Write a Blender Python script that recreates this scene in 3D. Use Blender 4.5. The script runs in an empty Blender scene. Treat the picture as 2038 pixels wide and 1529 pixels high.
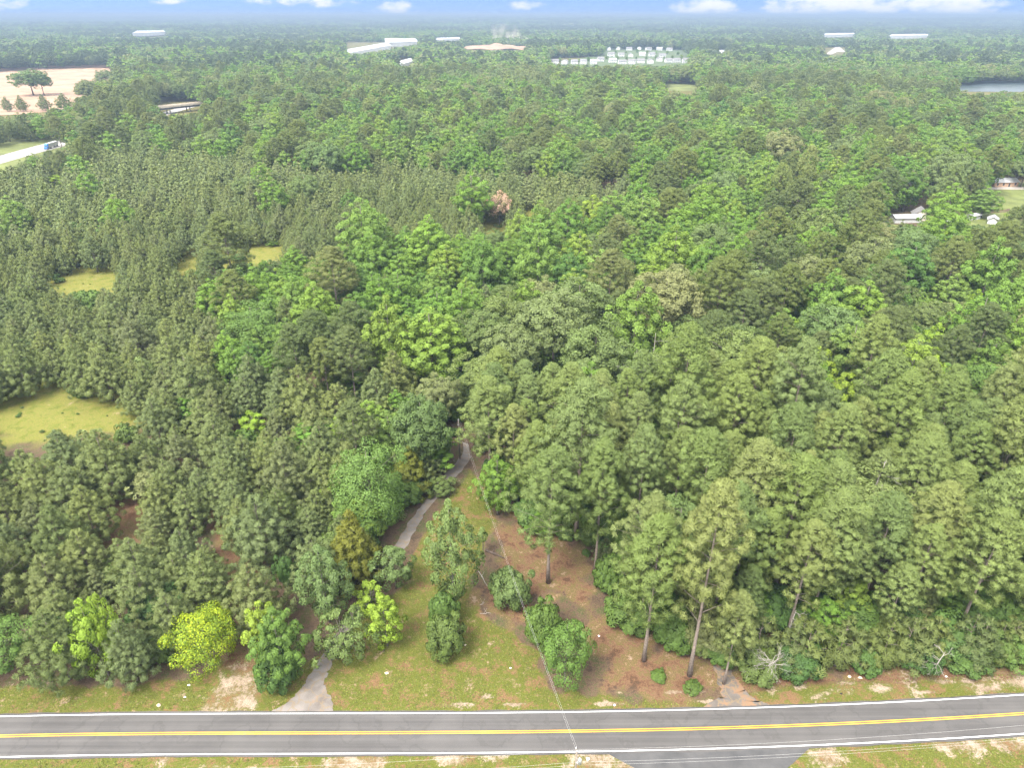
import bpy, math, random
import numpy as np
from mathutils import Vector

# ------------------------------------------------------------------ camera, sky, sun, exposure
SC = bpy.context.scene
W0, H0 = 2038.0, 1529.0            # photograph size; pixel tables below are in its pixels
FPX = 1359.0
CAM_H = 90.0
PITCH = math.radians(28.4)
cam_d = bpy.data.cameras.new('camera')
cam = bpy.data.objects.new('camera', cam_d)
SC.collection.objects.link(cam)
cam_d.sensor_width = 36.0
cam_d.lens = 36.0 * FPX / W0
cam_d.clip_start = 1.0
cam_d.clip_end = 120000.0
cam.location = (0, 0, CAM_H)
cam.rotation_euler = (math.pi / 2 - PITCH, 0, 0)
SC.camera = cam

SUN_EL, SUN_AZ = math.radians(56), math.radians(-140)     # azimuth from +Y towards +X: behind the camera, to the left
SUN_STRENGTH, SKY_STRENGTH, EXPOSURE = 1.3, 0.05, 3.0
SC.view_settings.view_transform = 'Standard'
SC.view_settings.look = 'None'
SC.view_settings.gamma = 1.0
SC.view_settings.use_curve_mapping = False
SC.view_settings.exposure = EXPOSURE
cy = SC.cycles
cy.max_bounces = 5; cy.diffuse_bounces = 4; cy.glossy_bounces = 2
cy.transmission_bounces = 3; cy.volume_bounces = 0; cy.transparent_max_bounces = 8
cy.use_denoising = True; cy.use_adaptive_sampling = True; cy.adaptive_threshold = .022; cy.adaptive_min_samples = 48
cy.caustics_reflective = False; cy.caustics_refractive = False

world = bpy.data.worlds.new('World'); SC.world = world; world.use_nodes = True
def build_world():
    nt = world.node_tree; N = nt.nodes; L = nt.links; N.clear()
    def math_(op, a, b=None, c=None):
        n = N.new('ShaderNodeMath'); n.operation = op
        for i, v in enumerate((a, b, c)):
            if v is None: continue
            if isinstance(v, (int, float)): n.inputs[i].default_value = v
            else: L.new(v, n.inputs[i])
        return n.outputs[0]
    out = N.new('ShaderNodeOutputWorld'); bg = N.new('ShaderNodeBackground')
    tc = N.new('ShaderNodeTexCoord')
    lift = N.new('ShaderNodeVectorMath'); lift.operation = 'ADD'; lift.inputs[1].default_value = (0, 0, 0.70)
    L.new(tc.outputs['Generated'], lift.inputs[0])
    nrm = N.new('ShaderNodeVectorMath'); nrm.operation = 'NORMALIZE'; L.new(lift.outputs[0], nrm.inputs[0])
    sky = N.new('ShaderNodeTexSky'); sky.sky_type = 'NISHITA'; sky.sun_disc = False
    sky.sun_elevation = SUN_EL; sky.sun_rotation = SUN_AZ
    sky.air_density = 1.0; sky.dust_density = 0.6; sky.ozone_density = 1.0; sky.altitude = 100
    L.new(nrm.outputs[0], sky.inputs[0])
    sep = N.new('ShaderNodeSeparateXYZ'); L.new(tc.outputs['Generated'], sep.inputs[0])
    az = math_('ARCTAN2', sep.outputs[0], sep.outputs[1]); el = math_('ARCSINE', sep.outputs[2])
    comb = N.new('ShaderNodeCombineXYZ'); L.new(az, comb.inputs[0]); L.new(math_('MULTIPLY', el, 2.2), comb.inputs[1])
    no = N.new('ShaderNodeTexNoise'); no.inputs['Scale'].default_value = 26; no.inputs['Detail'].default_value = 7
    no.inputs['Roughness'].default_value = 0.6
    L.new(comb.outputs[0], no.inputs['Vector'])
    no2 = N.new('ShaderNodeTexNoise'); no2.inputs['Scale'].default_value = 4.2; no2.inputs['Detail'].default_value = 6
    L.new(comb.outputs[0], no2.inputs['Vector'])
    # low cumulus heads standing over the horizon: azimuth, elevation, half width, half height (radians)
    heads = []
    for (u, v, hw, hh, k) in [(1405, 20, 75, 22, 1.0), (1665, 8, 150, 30, 1.0), (1905, 10, 95, 24, 1.05), (1740, 18, 60, 14, .8),
                              (790, 18, 48, 15, .75), (1040, 12, 48, 11, .7), (600, 2, 120, 10, .62), (330, 2, 40, 6, .5),
                              (2200, 4, 120, 30, 1), (2450, 10, 90, 22, .9), (-150, 0, 150, 26, .8), (-420, 8, 90, 20, .9)]:
        a0 = math.atan((u - 1019) / FPX / math.cos(math.radians(28.4)) * 1.0)
        x = (u - 1019) / FPX; y = (764.5 - v) / FPX
        d = Vector((x, math.cos(PITCH) + y * math.sin(PITCH), -math.sin(PITCH) + y * math.cos(PITCH))).normalized()
        heads.append((math.atan2(d.x, d.y), math.asin(d.z), hw / 1700, hh / 1550, k))
    tot = None
    for (a0, e0, hw, hh, k) in heads:
        q1 = math_('POWER', math_('DIVIDE', math_('SUBTRACT', az, a0), hw), 2.0)
        q2 = math_('POWER', math_('DIVIDE', math_('SUBTRACT', el, e0), hh), 2.0)
        m = math_('MULTIPLY', math_('MAXIMUM', math_('SUBTRACT', 1.0, math_('ADD', q1, q2)), -1.0), k)
        tot = m if tot is None else math_('MAXIMUM', tot, m)
    dens = math_('ADD', tot, math_('MULTIPLY', math_('SUBTRACT', no.outputs[0], 0.5), 3.4))
    mr = N.new('ShaderNodeMapRange'); mr.interpolation_type = 'SMOOTHSTEP'
    mr.inputs['From Min'].default_value = 0.05; mr.inputs['From Max'].default_value = 0.9
    L.new(dens, mr.inputs['Value'])
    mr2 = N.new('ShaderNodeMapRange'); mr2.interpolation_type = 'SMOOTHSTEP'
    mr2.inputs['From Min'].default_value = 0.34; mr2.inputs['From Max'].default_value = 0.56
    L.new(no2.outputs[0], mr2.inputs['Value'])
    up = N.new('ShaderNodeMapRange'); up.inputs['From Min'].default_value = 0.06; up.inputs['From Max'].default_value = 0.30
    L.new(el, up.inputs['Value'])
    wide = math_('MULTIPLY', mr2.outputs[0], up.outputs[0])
    mix0 = N.new('ShaderNodeMixRGB'); L.new(math_('MULTIPLY', mr.outputs[0], .95), mix0.inputs[0]); L.new(sky.outputs[0], mix0.inputs[1])
    mix0.inputs[2].default_value = (2.9, 2.9, 2.95, 1)
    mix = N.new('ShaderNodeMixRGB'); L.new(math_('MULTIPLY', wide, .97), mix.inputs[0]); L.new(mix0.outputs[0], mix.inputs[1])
    mix.inputs[2].default_value = (12.4, 12.2, 11.8, 1)  # unseen high cloud cover, made brighter than the low heads to add fill light
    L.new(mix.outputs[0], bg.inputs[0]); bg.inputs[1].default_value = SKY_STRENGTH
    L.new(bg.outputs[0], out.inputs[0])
build_world()
sun_d = bpy.data.lights.new('sun', 'SUN'); sun = bpy.data.objects.new('sun', sun_d); SC.collection.objects.link(sun)
sun_d.energy = SUN_STRENGTH; sun_d.angle = math.radians(24); sun_d.color = (1.0, 0.95, 0.86)
sdir = Vector((math.sin(SUN_AZ) * math.cos(SUN_EL), math.cos(SUN_AZ) * math.cos(SUN_EL), math.sin(SUN_EL)))
sun.rotation_euler = sdir.to_track_quat('Z', 'Y').to_euler()
sun.location = (0, 0, 300)

# ------------------------------------------------------------------ geometry of the view
cp, sp = math.cos(PITCH), math.sin(PITCH)
def G(u, v, z=0.0):
    """ground (or plane z) point seen at a photograph pixel"""
    x = (u - 1019) / FPX; y = (764.5 - v) / FPX
    d = (x, cp + y * sp, -sp + y * cp)
    t = (z - CAM_H) / d[2]
    return (d[0] * t, d[1] * t, z)
def P(x, y, z):
    """photograph pixel of world points (arrays allowed)"""
    dz = z - CAM_H
    f = y * cp - dz * sp; w = y * sp + dz * cp
    f = np.maximum(f, 1e-3)
    return 1019 + FPX * x / f, 764.5 - FPX * w / f
def inpoly(px, py, poly):
    px = np.asarray(px, float); py = np.asarray(py, float)
    r = np.zeros(px.shape, bool); n = len(poly)
    for i in range(n):
        x1, y1 = poly[i]; x2, y2 = poly[(i + 1) % n]
        c = (y1 > py) != (y2 > py)
        r ^= c & (px < (x2 - x1) * (py - y1) / ((y2 - y1) if y2 != y1 else 1e-9) + x1)
    return r
def polydist(px, py, poly):
    best = np.full(np.shape(px), 1e9)
    n = len(poly)
    for i in range(n):
        x1, y1 = poly[i]; x2, y2 = poly[(i + 1) % n]
        dx, dy = x2 - x1, y2 - y1
        t = np.clip(((px - x1) * dx + (py - y1) * dy) / (dx * dx + dy * dy + 1e-9), 0, 1)
        best = np.minimum(best, np.hypot(px - x1 - t * dx, py - y1 - t * dy))
    return best
def gpoly(pts): return [G(u, v)[:2] for u, v in pts]
def vnoise(x, y, s, seed=0):
    """smooth value noise 0..1, numpy"""
    x = np.asarray(x) / s; y = np.asarray(y) / s
    xi = np.floor(x); yi = np.floor(y); fx = x - xi; fy = y - yi
    fx = fx * fx * (3 - 2 * fx); fy = fy * fy * (3 - 2 * fy)
    def h(a, b):
        q = np.sin(a * 127.1 + b * 311.7 + seed * 74.7) * 43758.5453
        return q - np.floor(q)
    return (h(xi, yi) * (1 - fx) + h(xi + 1, yi) * fx) * (1 - fy) + (h(xi, yi + 1) * (1 - fx) + h(xi + 1, yi + 1) * fx) * fy
def terrain(x, y):
    """flat near the road, gently rolling far away, a low ridge far right"""
    x = np.asarray(x, float); y = np.asarray(y, float)
    d = np.hypot(x, y)
    k = np.clip((d - 1900) / 2500, 0, 1)
    z = k * 20 * (vnoise(x, y, 1500, 3) * .6 + vnoise(x, y, 4200, 5) * .7 - .35)
    k2 = np.clip((d - 5500) / 6000, 0, 1)
    z = z + k2 * 44 * np.clip(vnoise(x, y, 5200, 8) + np.clip(x / 12000, -.6, .7) - .15, 0, 1.2)
    z = z + np.clip((d - 7000) / 9000, 0, 1) * 42
    return np.clip(z, 0, 66)

# ------------------------------------------------------------------ helpers
COL = SC.collection
def mesh_obj(name, verts, faces, mat=None, parent=None, smooth=False, loc=None):
    me = bpy.data.meshes.new(name); me.from_pydata([tuple(v) for v in verts], [], [tuple(f) for f in faces])
    if mat: me.materials.append(mat)
    for p_ in me.polygons: p_.use_smooth = smooth
    me.update()
    o = bpy.data.objects.new(name, me); COL.objects.link(o)
    if parent: o.parent = parent
    if loc: o.location = loc
    return o
def tag(o, label=None, cat=None, group=None, kind=None):
    if label: o['label'] = label
    if cat: o['category'] = cat
    if group: o['group'] = group
    if kind: o['kind'] = kind
    return o
def empty(name, loc, rz=0.0):
    o = bpy.data.objects.new(name, None); COL.objects.link(o)
    o.empty_display_size = .5
    o.location = loc; o.rotation_euler = (0, 0, rz); return o
class MB:
    def __init__(s): s.v = []; s.f = []
    def add(s, vs, fs):
        b = len(s.v); s.v += [tuple(v) for v in vs]; s.f += [tuple(i + b for i in f) for f in fs]; return s
    def box(s, x0, x1, y0, y1, z0, z1):
        return s.add([(x0,y0,z0),(x1,y0,z0),(x1,y1,z0),(x0,y1,z0),(x0,y0,z1),(x1,y0,z1),(x1,y1,z1),(x0,y1,z1)],
                     [(0,3,2,1),(4,5,6,7),(0,1,5,4),(1,2,6,5),(2,3,7,6),(3,0,4,7)])
    def tube(s, pts, rad, n=6, cap=True):
        pts = [Vector(p) for p in pts]; rings = []
        for i, p in enumerate(pts):
            d = (pts[min(i + 1, len(pts) - 1)] - pts[max(i - 1, 0)]).normalized()
            a = Vector((0, 0, 1)) if abs(d.z) < .9 else Vector((1, 0, 0))
            t = d.cross(a).normalized(); b = d.cross(t)
            r = rad[i] if hasattr(rad, '__len__') else rad
            rings.append([p + (t * math.cos(k * 2 * math.pi / n) + b * math.sin(k * 2 * math.pi / n)) * r for k in range(n)])
        vs = [v for r in rings for v in r]; fs = []
        for i in range(len(pts) - 1):
            for k in range(n):
                fs.append((i*n+k, i*n+(k+1)%n, (i+1)*n+(k+1)%n, (i+1)*n+k))
        if cap:
            fs.append(tuple(range(n))[::-1]); fs.append(tuple((len(pts)-1)*n + k for k in range(n)))
        return s.add(vs, fs)
    def obj(s, name, mat, parent=None, smooth=False, loc=None): return mesh_obj(name, s.v, s.f, mat, parent, smooth, loc)

# ------------------------------------------------------------------ materials
def new_mat(name):
    m = bpy.data.materials.new(name); m.use_nodes = True
    nt = m.node_tree; b = nt.nodes['Principled BSDF']; return m, nt, b
def simple(name, col, rough=.7, noise=0.0, scale=2.0, metal=0.0, spec=.3):
    m, nt, b = new_mat(name)
    b.inputs['Roughness'].default_value = rough; b.inputs['Metallic'].default_value = metal
    b.inputs['Specular IOR Level'].default_value = spec
    if noise:
        tc = nt.nodes.new('ShaderNodeTexCoord'); n = nt.nodes.new('ShaderNodeTexNoise')
        n.inputs['Scale'].default_value = scale; n.inputs['Detail'].default_value = 6
        nt.links.new(tc.outputs['Object'], n.inputs['Vector'])
        r = nt.nodes.new('ShaderNodeMapRange'); r.inputs['From Min'].default_value = .3; r.inputs['From Max'].default_value = .7
        r.inputs['To Min'].default_value = 1 - noise; r.inputs['To Max'].default_value = 1 + noise
        nt.links.new(n.outputs[0], r.inputs['Value'])
        mx = nt.nodes.new('ShaderNodeVectorMath'); mx.operation = 'SCALE'; mx.inputs[0].default_value = col[:3]
        nt.links.new(r.outputs[0], mx.inputs['Scale']); nt.links.new(mx.outputs[0], b.inputs['Base Color'])
    else: b.inputs['Base Color'].default_value = (*col[:3], 1)
    return m
def foliage(name, ramp, leafvar=.35, trans=.24, rough=.65, second=None):
    """ramp: list of colours a tree of this kind may have (picked per tree); leaves vary a little among themselves"""
    m, nt, b = new_mat(name); N, L = nt.nodes, nt.links
    oi = N.new('ShaderNodeObjectInfo')
    cr = N.new('ShaderNodeValToRGB'); e = cr.color_ramp.elements
    while len(e) < len(ramp): e.new(.5)
    for i, c in enumerate(ramp): e[i].position = i / (len(ramp) - 1); e[i].color = (*c, 1)
    L.new(oi.outputs['Random'], cr.inputs[0])
    at = N.new('ShaderNodeAttribute'); at.attribute_name = 'leaf'
    mr = N.new('ShaderNodeMapRange'); mr.inputs['To Min'].default_value = 1 - leafvar; mr.inputs['To Max'].default_value = 1 + leafvar
    L.new(at.outputs['Fac'], mr.inputs['Value'])
    sc = N.new('ShaderNodeVectorMath'); sc.operation = 'SCALE'; L.new(cr.outputs[0], sc.inputs[0]); L.new(mr.outputs[0], sc.inputs['Scale'])
    if second:
        st = N.new('ShaderNodeMath'); st.operation = 'GREATER_THAN'; st.inputs[1].default_value = .52; L.new(at.outputs['Fac'], st.inputs[0])
        m2 = N.new('ShaderNodeMixRGB'); L.new(st.outputs[0], m2.inputs[0]); m2.inputs[1].default_value = (*second, 1); L.new(cr.outputs[0], m2.inputs[2]); L.new(m2.outputs[0], sc.inputs[0])
    b.inputs['Roughness'].default_value = rough; b.inputs['Specular IOR Level'].default_value = .25
    L.new(sc.outputs[0], b.inputs['Base Color'])
    tr = N.new('ShaderNodeBsdfTranslucent')
    tw = N.new('ShaderNodeVectorMath'); tw.operation = 'MULTIPLY'; tw.inputs[1].default_value = (1.25, 1.3, .6)
    L.new(sc.outputs[0], tw.inputs[0]); L.new(tw.outputs[0], tr.inputs['Color'])
    ms = N.new('ShaderNodeMixShader'); ms.inputs[0].default_value = trans
    L.new(b.outputs[0], ms.inputs[1]); L.new(tr.outputs[0], ms.inputs[2])
    L.new(ms.outputs[0], N['Material Output'].inputs['Surface'])
    return m
M = {}
M['ppine'] = foliage('planted_pine_needles', [(.116,.152,.046), (.146,.178,.056), (.128,.166,.062), (.156,.186,.054), (.132,.156,.064)])
M['tpine'] = foliage('tall_pine_needles', [(.140,.190,.048), (.166,.210,.056), (.144,.194,.064), (.186,.212,.066), (.142,.192,.050), (.120,.168,.052)])
M['poplar'] = foliage('broad_leaves', [(.082,.154,.022), (.134,.222,.028), (.096,.184,.024), (.164,.232,.032), (.070,.140,.026), (.118,.202,.030), (.146,.220,.044)])
M['oak'] = foliage('oak_leaves', [(.130,.164,.048), (.096,.144,.040), (.168,.178,.068), (.100,.160,.048), (.144,.176,.044), (.084,.130,.036)])
M['bright'] = foliage('young_bright_leaves', [(.165,.255,.024), (.190,.260,.028)])
M['yellow'] = foliage('yellow_green_leaves', [(.235,.290,.012), (.235,.290,.012)], .35, .24, .65, (.150,.228,.016))
M['dark'] = foliage('dark_broad_leaves', [(.096,.168,.030), (.104,.174,.036)])
M['cedar'] = foliage('cedar_sprays', [(.120,.142,.020), (.145,.152,.020)])
M['willow'] = foliage('grey_green_leaves', [(.100,.150,.046), (.124,.170,.044)])
M['shrub'] = foliage('shrub_leaves', [(.050,.100,.022), (.090,.145,.026), (.062,.118,.028), (.105,.140,.034), (.075,.130,.022)])
M['pink'] = foliage('pink_blossom_leaves', [(.40,.255,.19), (.40,.255,.19)], .4, .24, .65, (.17,.17,.06))
M['mpine'] = foliage('grey_pine_needles', [(.098,.130,.032), (.124,.152,.038), (.108,.138,.044), (.080,.114,.034), (.134,.154,.048)])
M['fpine'] = foliage('dark_pine_needles', [(.056,.086,.032), (.072,.098,.036), (.064,.096,.042)])
M['bark'] = simple('pine_bark', (.185,.150,.125), .9, .35, 3)
M['greybark'] = simple('grey_bark', (.155,.135,.115), .9, .3, 3)
M['deadwood'] = simple('bleached_wood', (.27,.245,.22), .85, .25, 3)

# ------------------------------------------------------------------ tree meshes
def unit(a): return a / np.maximum(np.linalg.norm(a, axis=-1, keepdims=True), 1e-9)
def leaf_mesh(name, parts, mat):
    """parts: list of (verts Nx3, faces NxK, normals Nx3, leaf value N) -> one mesh with custom normals"""
    vs = np.concatenate([p[0] for p in parts]); nr = np.concatenate([p[2] for p in parts]); lf = np.concatenate([p[3] for p in parts])
    loops = []; starts = []; tot = []; off = 0; ls = 0
    for p in parts:
        f = p[1] + off; off += len(p[0])
        loops.append(f.ravel()); k = f.shape[1]
        starts.append(ls + np.arange(len(f)) * k); tot.append(np.full(len(f), k)); ls += f.size
    loops = np.concatenate(loops).astype(np.int32); starts = np.concatenate(starts).astype(np.int32)
    me = bpy.data.meshes.new(name)
    me.vertices.add(len(vs)); me.vertices.foreach_set('co', vs.astype(np.float32).ravel())
    me.loops.add(len(loops)); me.loops.foreach_set('vertex_index', loops)
    me.polygons.add(len(starts)); me.polygons.foreach_set('loop_start', starts)
    me.update(calc_edges=True)
    a = me.attributes.new('leaf', 'FLOAT', 'POINT'); a.data.foreach_set('value', lf.astype(np.float32))
    me.normals_split_custom_set_from_vertices(nr.astype(np.float32))
    me.materials.append(mat)
    return me
def leaves(rng, c, r, out, n, size, kind='leaf', squash=.8, up=.25, spread=.9):
    """n leaf faces on each puff c (radius r, facing out)"""
    k = len(c); c = np.repeat(c, n, 0); r = np.repeat(r, n)[:, None]; out = np.repeat(out, n, 0)
    pv = np.repeat(rng.random(k), n)
    d = unit(rng.normal(size=(k * n, 3)) + out * spread + np.array([0, 0, up]))
    rad = r * (1.05 - .5 * rng.random((k * n, 1)) ** 1.6)
    pos = c + d * rad * np.array([1, 1, squash])
    rnd = rng.normal(size=(k * n, 3))
    if kind == 'leaf':
        nrm = unit(d * .9 + rnd * .45)
        t = unit(np.cross(nrm, rng.normal(size=(k * n, 3)))); b = np.cross(nrm, t)
        s = size * (.45 + 1.0 * rng.random((k * n, 1)))
        v = np.stack([pos - t * s * .55, pos - b * s * .36, pos + t * s * .55, pos + b * s * .36], 1)
        f = np.arange(k * n * 4).reshape(-1, 4); m = 4
    else:                                  # needle tufts: slivers fanning outwards
        t = unit(np.cross(d, rng.normal(size=(k * n, 3))))
        ax = unit(d * .55 + t * .75 + np.array([0, 0, .18]))
        nrm = unit(d - ax * np.sum(d * ax, 1, keepdims=True))
        b = np.cross(ax, nrm)
        s = size * (.6 + .8 * rng.random((k * n, 1)))
        wd = s * .13
        v = np.stack([pos - ax * s * .3 - b * wd, pos + ax * s * .75, pos - ax * s * .3 + b * wd], 1)
        # wind so that the face looks outwards
        f = np.arange(k * n * 3).reshape(-1, 3)[:, [0, 2, 1]]; m = 3
    e1 = v[:, 1] - v[:, 0]; e2 = v[:, 2] - v[:, 0]
    gn = np.cross(e1, e2) if kind == 'leaf' else np.cross(v[:, 2] - v[:, 0], v[:, 1] - v[:, 0])
    flip = np.sum(gn * d, 1) < 0
    f = f.copy(); f[flip] = f[flip][:, ::-1]
    sn = unit(d * .70 + out * .38 + rnd * .20 + np.array([0, 0, .20]))
    lf = np.clip(.5 + .32 * rng.normal(size=k * n) * .6 + .35 * (pv - .5), 0, 1)
    return v.reshape(-1, 3), f, np.repeat(sn, m, 0), np.repeat(lf, m)
def puffs(kind, rng, h, R, dens=1.0):
    """puff centres, radii, outward directions of a crown, by growth habit"""
    C, Rr = [], []
    def ring(z, rad, r, n, jit=.25, dz=.3):
        a0 = rng.random() * 6.28
        for k in range(max(1, int(round(n)))):
            a = a0 + 6.283 * k / max(1, n) + rng.normal() * .25
            q = rad * (1 + rng.normal() * jit * .6)
            C.append((q * math.cos(a), q * math.sin(a), z + rng.normal() * dz)); Rr.append(r * (.75 + .5 * rng.random()))
    if kind == 'ppine':
        z0 = h * .13; nl = max(5, int(h / .85 * dens ** .5))
        for i in range(nl):
            t = i / (nl - 1); z = z0 + (h - z0 - .5) * t
            rad = R * (min(1, .72 + t * 1.6) if t < .18 else (1 - ((t - .18) / .82) ** 1.08) * .97 + .04)
            r = .66 - .26 * t
            nn = max(1, 2.2 * rad / r * dens ** .5)
            ring(z + .35 * rad * .3, rad, r, nn, .42, .28)
            if rad > 1.6: ring(z, rad * .55, r, nn * .5)
    elif kind == 'tpine':
        Lc = h * (.60 + .08 * rng.random()); zb = h - Lc; n = int(230 * dens)
        ph0 = rng.random(6) * 6.28; am = rng.random(6) * .17 + .05
        for shell, frac in ((1.0, 1.0), (.6, .34)):
            m_ = int(n * frac)
            for i in range(m_):
                t = ((i + .5) / m_) ** .92; a = i * 2.39996 + rng.normal() * .2
                prof = math.sin(math.pi * min(1, .09 + .91 * t) ** .82) ** .75 if t < .97 else .12
                lobe = 1 + sum(am[q] * math.sin((q % 3 + 1) * a + ph0[q] + (q + 2) * t * 3) for q in range(6))
                q = shell * max(.15, lobe) * (1 + rng.normal() * .07)
                if t < .3 and rng.random() < .45: continue
                z = zb + Lc * t + rng.normal() * .25
                C.append((R * prof * q * math.cos(a), R * prof * q * math.sin(a), min(z, h - .3))); Rr.append((.50 + .36 * rng.random()))
    elif kind == 'poplar':
        z0 = h * .22; nl = max(4, int((h - z0) / 1.7 * dens ** .5))
        for i in range(nl):
            t = i / (nl - 1); z = z0 + (h - z0 - 1.0) * t
            rad = R * (.55 + .45 * math.sin(min(1, t / .42) * math.pi / 2)) if t < .42 else R * ((1 - ((t - .42) / .58) ** 1.7) * .94 + .04)
            r = 1.0 - .28 * t
            nn = max(1, 3.1 * rad / r * dens ** .5)
            ring(z, rad * .92, r, nn, .35, .5)
            if rad > 2: ring(z + .4, rad * .45, r, nn * .4, .3, .5)
    elif kind in ('oak', 'shrub'):
        z0 = h * (.30 if kind == 'oak' else .08); n = int((84 if kind == 'oak' else 56) * dens * (R / 4.5 if kind == 'oak' else 1)); am = rng.random(5) * .13 + .03; ph0 = rng.random(5) * 6.28
        for i in range(n):
            ph = (i + .5) / n; e = math.asin(max(-.75, 1 - 1.75 * ph)); a = i * 2.39996 + rng.normal() * .25
            zc = z0 + (h - z0) * .46; hz = (h - z0) * .5
            q = .80 * (1 + rng.normal() * .09 + sum(am[w_] * math.sin((w_ + 2) * a + ph0[w_] + (w_ + 1) * e) for w_ in range(5)))
            C.append((R * q * math.cos(e) * math.cos(a), R * q * math.cos(e) * math.sin(a), zc + hz * q * math.sin(e)))
            Rr.append((1.15 if kind == 'oak' else R * .25) * (.6 + .7 * rng.random()))
        for i in range(int(n * .3)):
            a = rng.random() * 6.28; q = R * .5 * rng.random() ** .5
            C.append((q * math.cos(a), q * math.sin(a), z0 + (h - z0) * (.25 + .5 * rng.random()))); Rr.append(1.4 if kind == 'oak' else R * .35)
    elif kind == 'cedar':
        nl = max(4, int(h / .8 * dens ** .5))
        for i in range(nl):
            t = i / (nl - 1); z = .5 + (h - .8) * t
            rad = R * (1 - t ** 1.25) * (.9 + .2 * rng.random()) + .08
            r = .75 - .35 * t
            ring(z, rad, r, max(1, 3.3 * rad / r * dens ** .5), .35)
            if rad > 1.3: ring(z, rad * .5, r, 1.4 * rad / r * dens ** .5)
    C = np.array(C, float); Rr = np.array(Rr, float)
    return C, Rr
HAB = {  # habit: face kind, leaves per puff, leaf size, squash, spread, up
 'ppine': ('needle', 110, .42, .85, .8, .45), 'tpine': ('needle', 130, .38, .78, .55, .7), 'poplar': ('leaf', 165, .31, .95, .9, .3),
 'oak': ('leaf', 160, .31, .80, .95, .35), 'shrub': ('leaf', 220, .24, .9, .9, .3), 'cedar': ('needle', 110, .48, .9, 1.0, .15)}
def crown_mesh(name, kind, h, R, seed, mat, lod=0, size_k=1.0):
    rng = np.random.default_rng(seed)
    face, n, size, squash, spread, up = HAB[kind]
    dens = (1.0, .60, .32, .10)[lod]; n = int(n * (1.0, .30, .13, .10)[lod]); size = size * (1.0, 2.0, 3.8, 5.4)[lod] * size_k
    C, Rr = puffs(kind, rng, h, R, dens)
    Rr = Rr * (1.0, 1.12, 1.45, 1.9)[lod]
    zc = np.median(C[:, 2]) * .9
    out = unit(C - np.array([0, 0, zc]) * np.array([1, 1, 1]) + np.array([0, 0, .3 * R]))
    if face == 'needle' and lod >= 1: face, size = 'leaf', size * .66
    parts = [leaves(rng, C, Rr, out, n, size, face, squash, up, spread)]
    return leaf_mesh(name, parts, mat), C
def trunk_mesh(name, h, r0, mat, C=None, seed=0, top=.93, lean=.0, nlimb=26):
    rng = np.random.default_rng(seed + 99); mb = MB()
    pts, rad = [], []
    for i in range(7):
        t = i / 6; pts.append((lean * h * t * t + rng.normal() * .06 * h * .02 * (i > 0), rng.normal() * .06 * h * .02 * (i > 0), h * top * t))
        rad.append(r0 * (1.35 if i == 0 else (1 - .82 * t)))
    mb.tube(pts, rad, 8)
    if C is not None and len(C):
        idx = rng.permutation(len(C))[:nlimb]
        for i in idx:
            c = C[i]; q = math.hypot(c[0], c[1])
            zb = max(h * .12, c[2] - q * (.45 + .25 * rng.random()))
            if zb > h * top: continue
            rb = max(.04, r0 * .30 * (1 - zb / h))
            mid = (c[0] * .5, c[1] * .5, zb + (c[2] - zb) * .62)
            mb.tube([(0, 0, zb), mid, (c[0] * .95, c[1] * .95, c[2])], [rb, rb * .7, .025], 4, False)
    me = bpy.data.meshes.new(name); me.from_pydata(mb.v, [], mb.f); me.materials.append(mat)
    for p_ in me.polygons: p_.use_smooth = True
    return me
# templates: species -> list of (height, radius, crown mesh, trunk mesh)
T = {}
def make_templates(sp_, habit, specs, mat, bark, r0k, nlimb=26, size_k=1.0):
    T[sp_] = []
    for i, (h, R) in enumerate(specs):
        seed = abs(hash_(sp_)) + i * 17
        cm, C = crown_mesh(sp_ + '_crown', habit, h, R, seed, mat, 0, size_k)
        tm = trunk_mesh(sp_ + '_trunk', h, h * r0k, bark, C, seed, nlimb=nlimb)
        T[sp_].append((h, R, cm, tm))
def hash_(s): return sum((i + 1) * ord(c) for i, c in enumerate(s)) % 9973
make_templates('ppine', 'ppine', [(14, 4.6), (13, 4.2), (15, 4.8), (12.5, 4.5), (14.5, 4.3)], M['ppine'], M['bark'], .012, 34)
make_templates('tpine', 'tpine', [(28, 4.2), (26, 3.9), (29, 4.5), (25, 4.1), (27, 3.6), (30, 4.3)], M['tpine'], M['bark'], .0105, 40)
make_templates('mpine', 'tpine', [(24, 4.6), (22, 4.3), (26, 4.5)], M['mpine'], M['bark'], .0105, 40)
make_templates('ypine', 'ppine', [(9, 2.6), (7, 2.2)], M['mpine'], M['bark'], .012, 24, .9)
make_templates('poplar', 'poplar', [(22, 5.0), (20, 4.6), (24, 5.0), (19, 5.2), (21, 4.3)], M['poplar'], M['greybark'], .011)
make_templates('oak', 'oak', [(19, 6.8), (17, 6.0), (20, 6.4), (16, 5.6)], M['oak'], M['greybark'], .014)
make_templates('bright', 'poplar', [(13, 3.6), (11, 3.0)], M['bright'], M['greybark'], .010)
make_templates('yellow', 'shrub', [(9.5, 5.2)], M['yellow'], M['greybark'], .012, 20, .95)
make_templates('dark', 'shrub', [(13, 5.6), (12, 5.0)], M['dark'], M['greybark'], .014, 24, 1.0)
make_templates('cedar', 'cedar', [(13, 3.6), (11, 2.8)], M['cedar'], M['bark'], .012)
make_templates('willow', 'poplar', [(15, 4.0), (11, 3.6), (9, 4.2)], M['willow'], M['greybark'], .010, 26, .9)
make_templates('shrub', 'shrub', [(4.2, 2.8), (3.2, 2.2), (5.5, 3.0)], M['shrub'], M['greybark'], .02, 14)
make_templates('greyshrub', 'shrub', [(5.2, 3.2)], M['willow'], M['greybark'], .02, 14)
make_templates('pink', 'oak', [(9, 4.6)], M['pink'], M['greybark'], .012)
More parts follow.
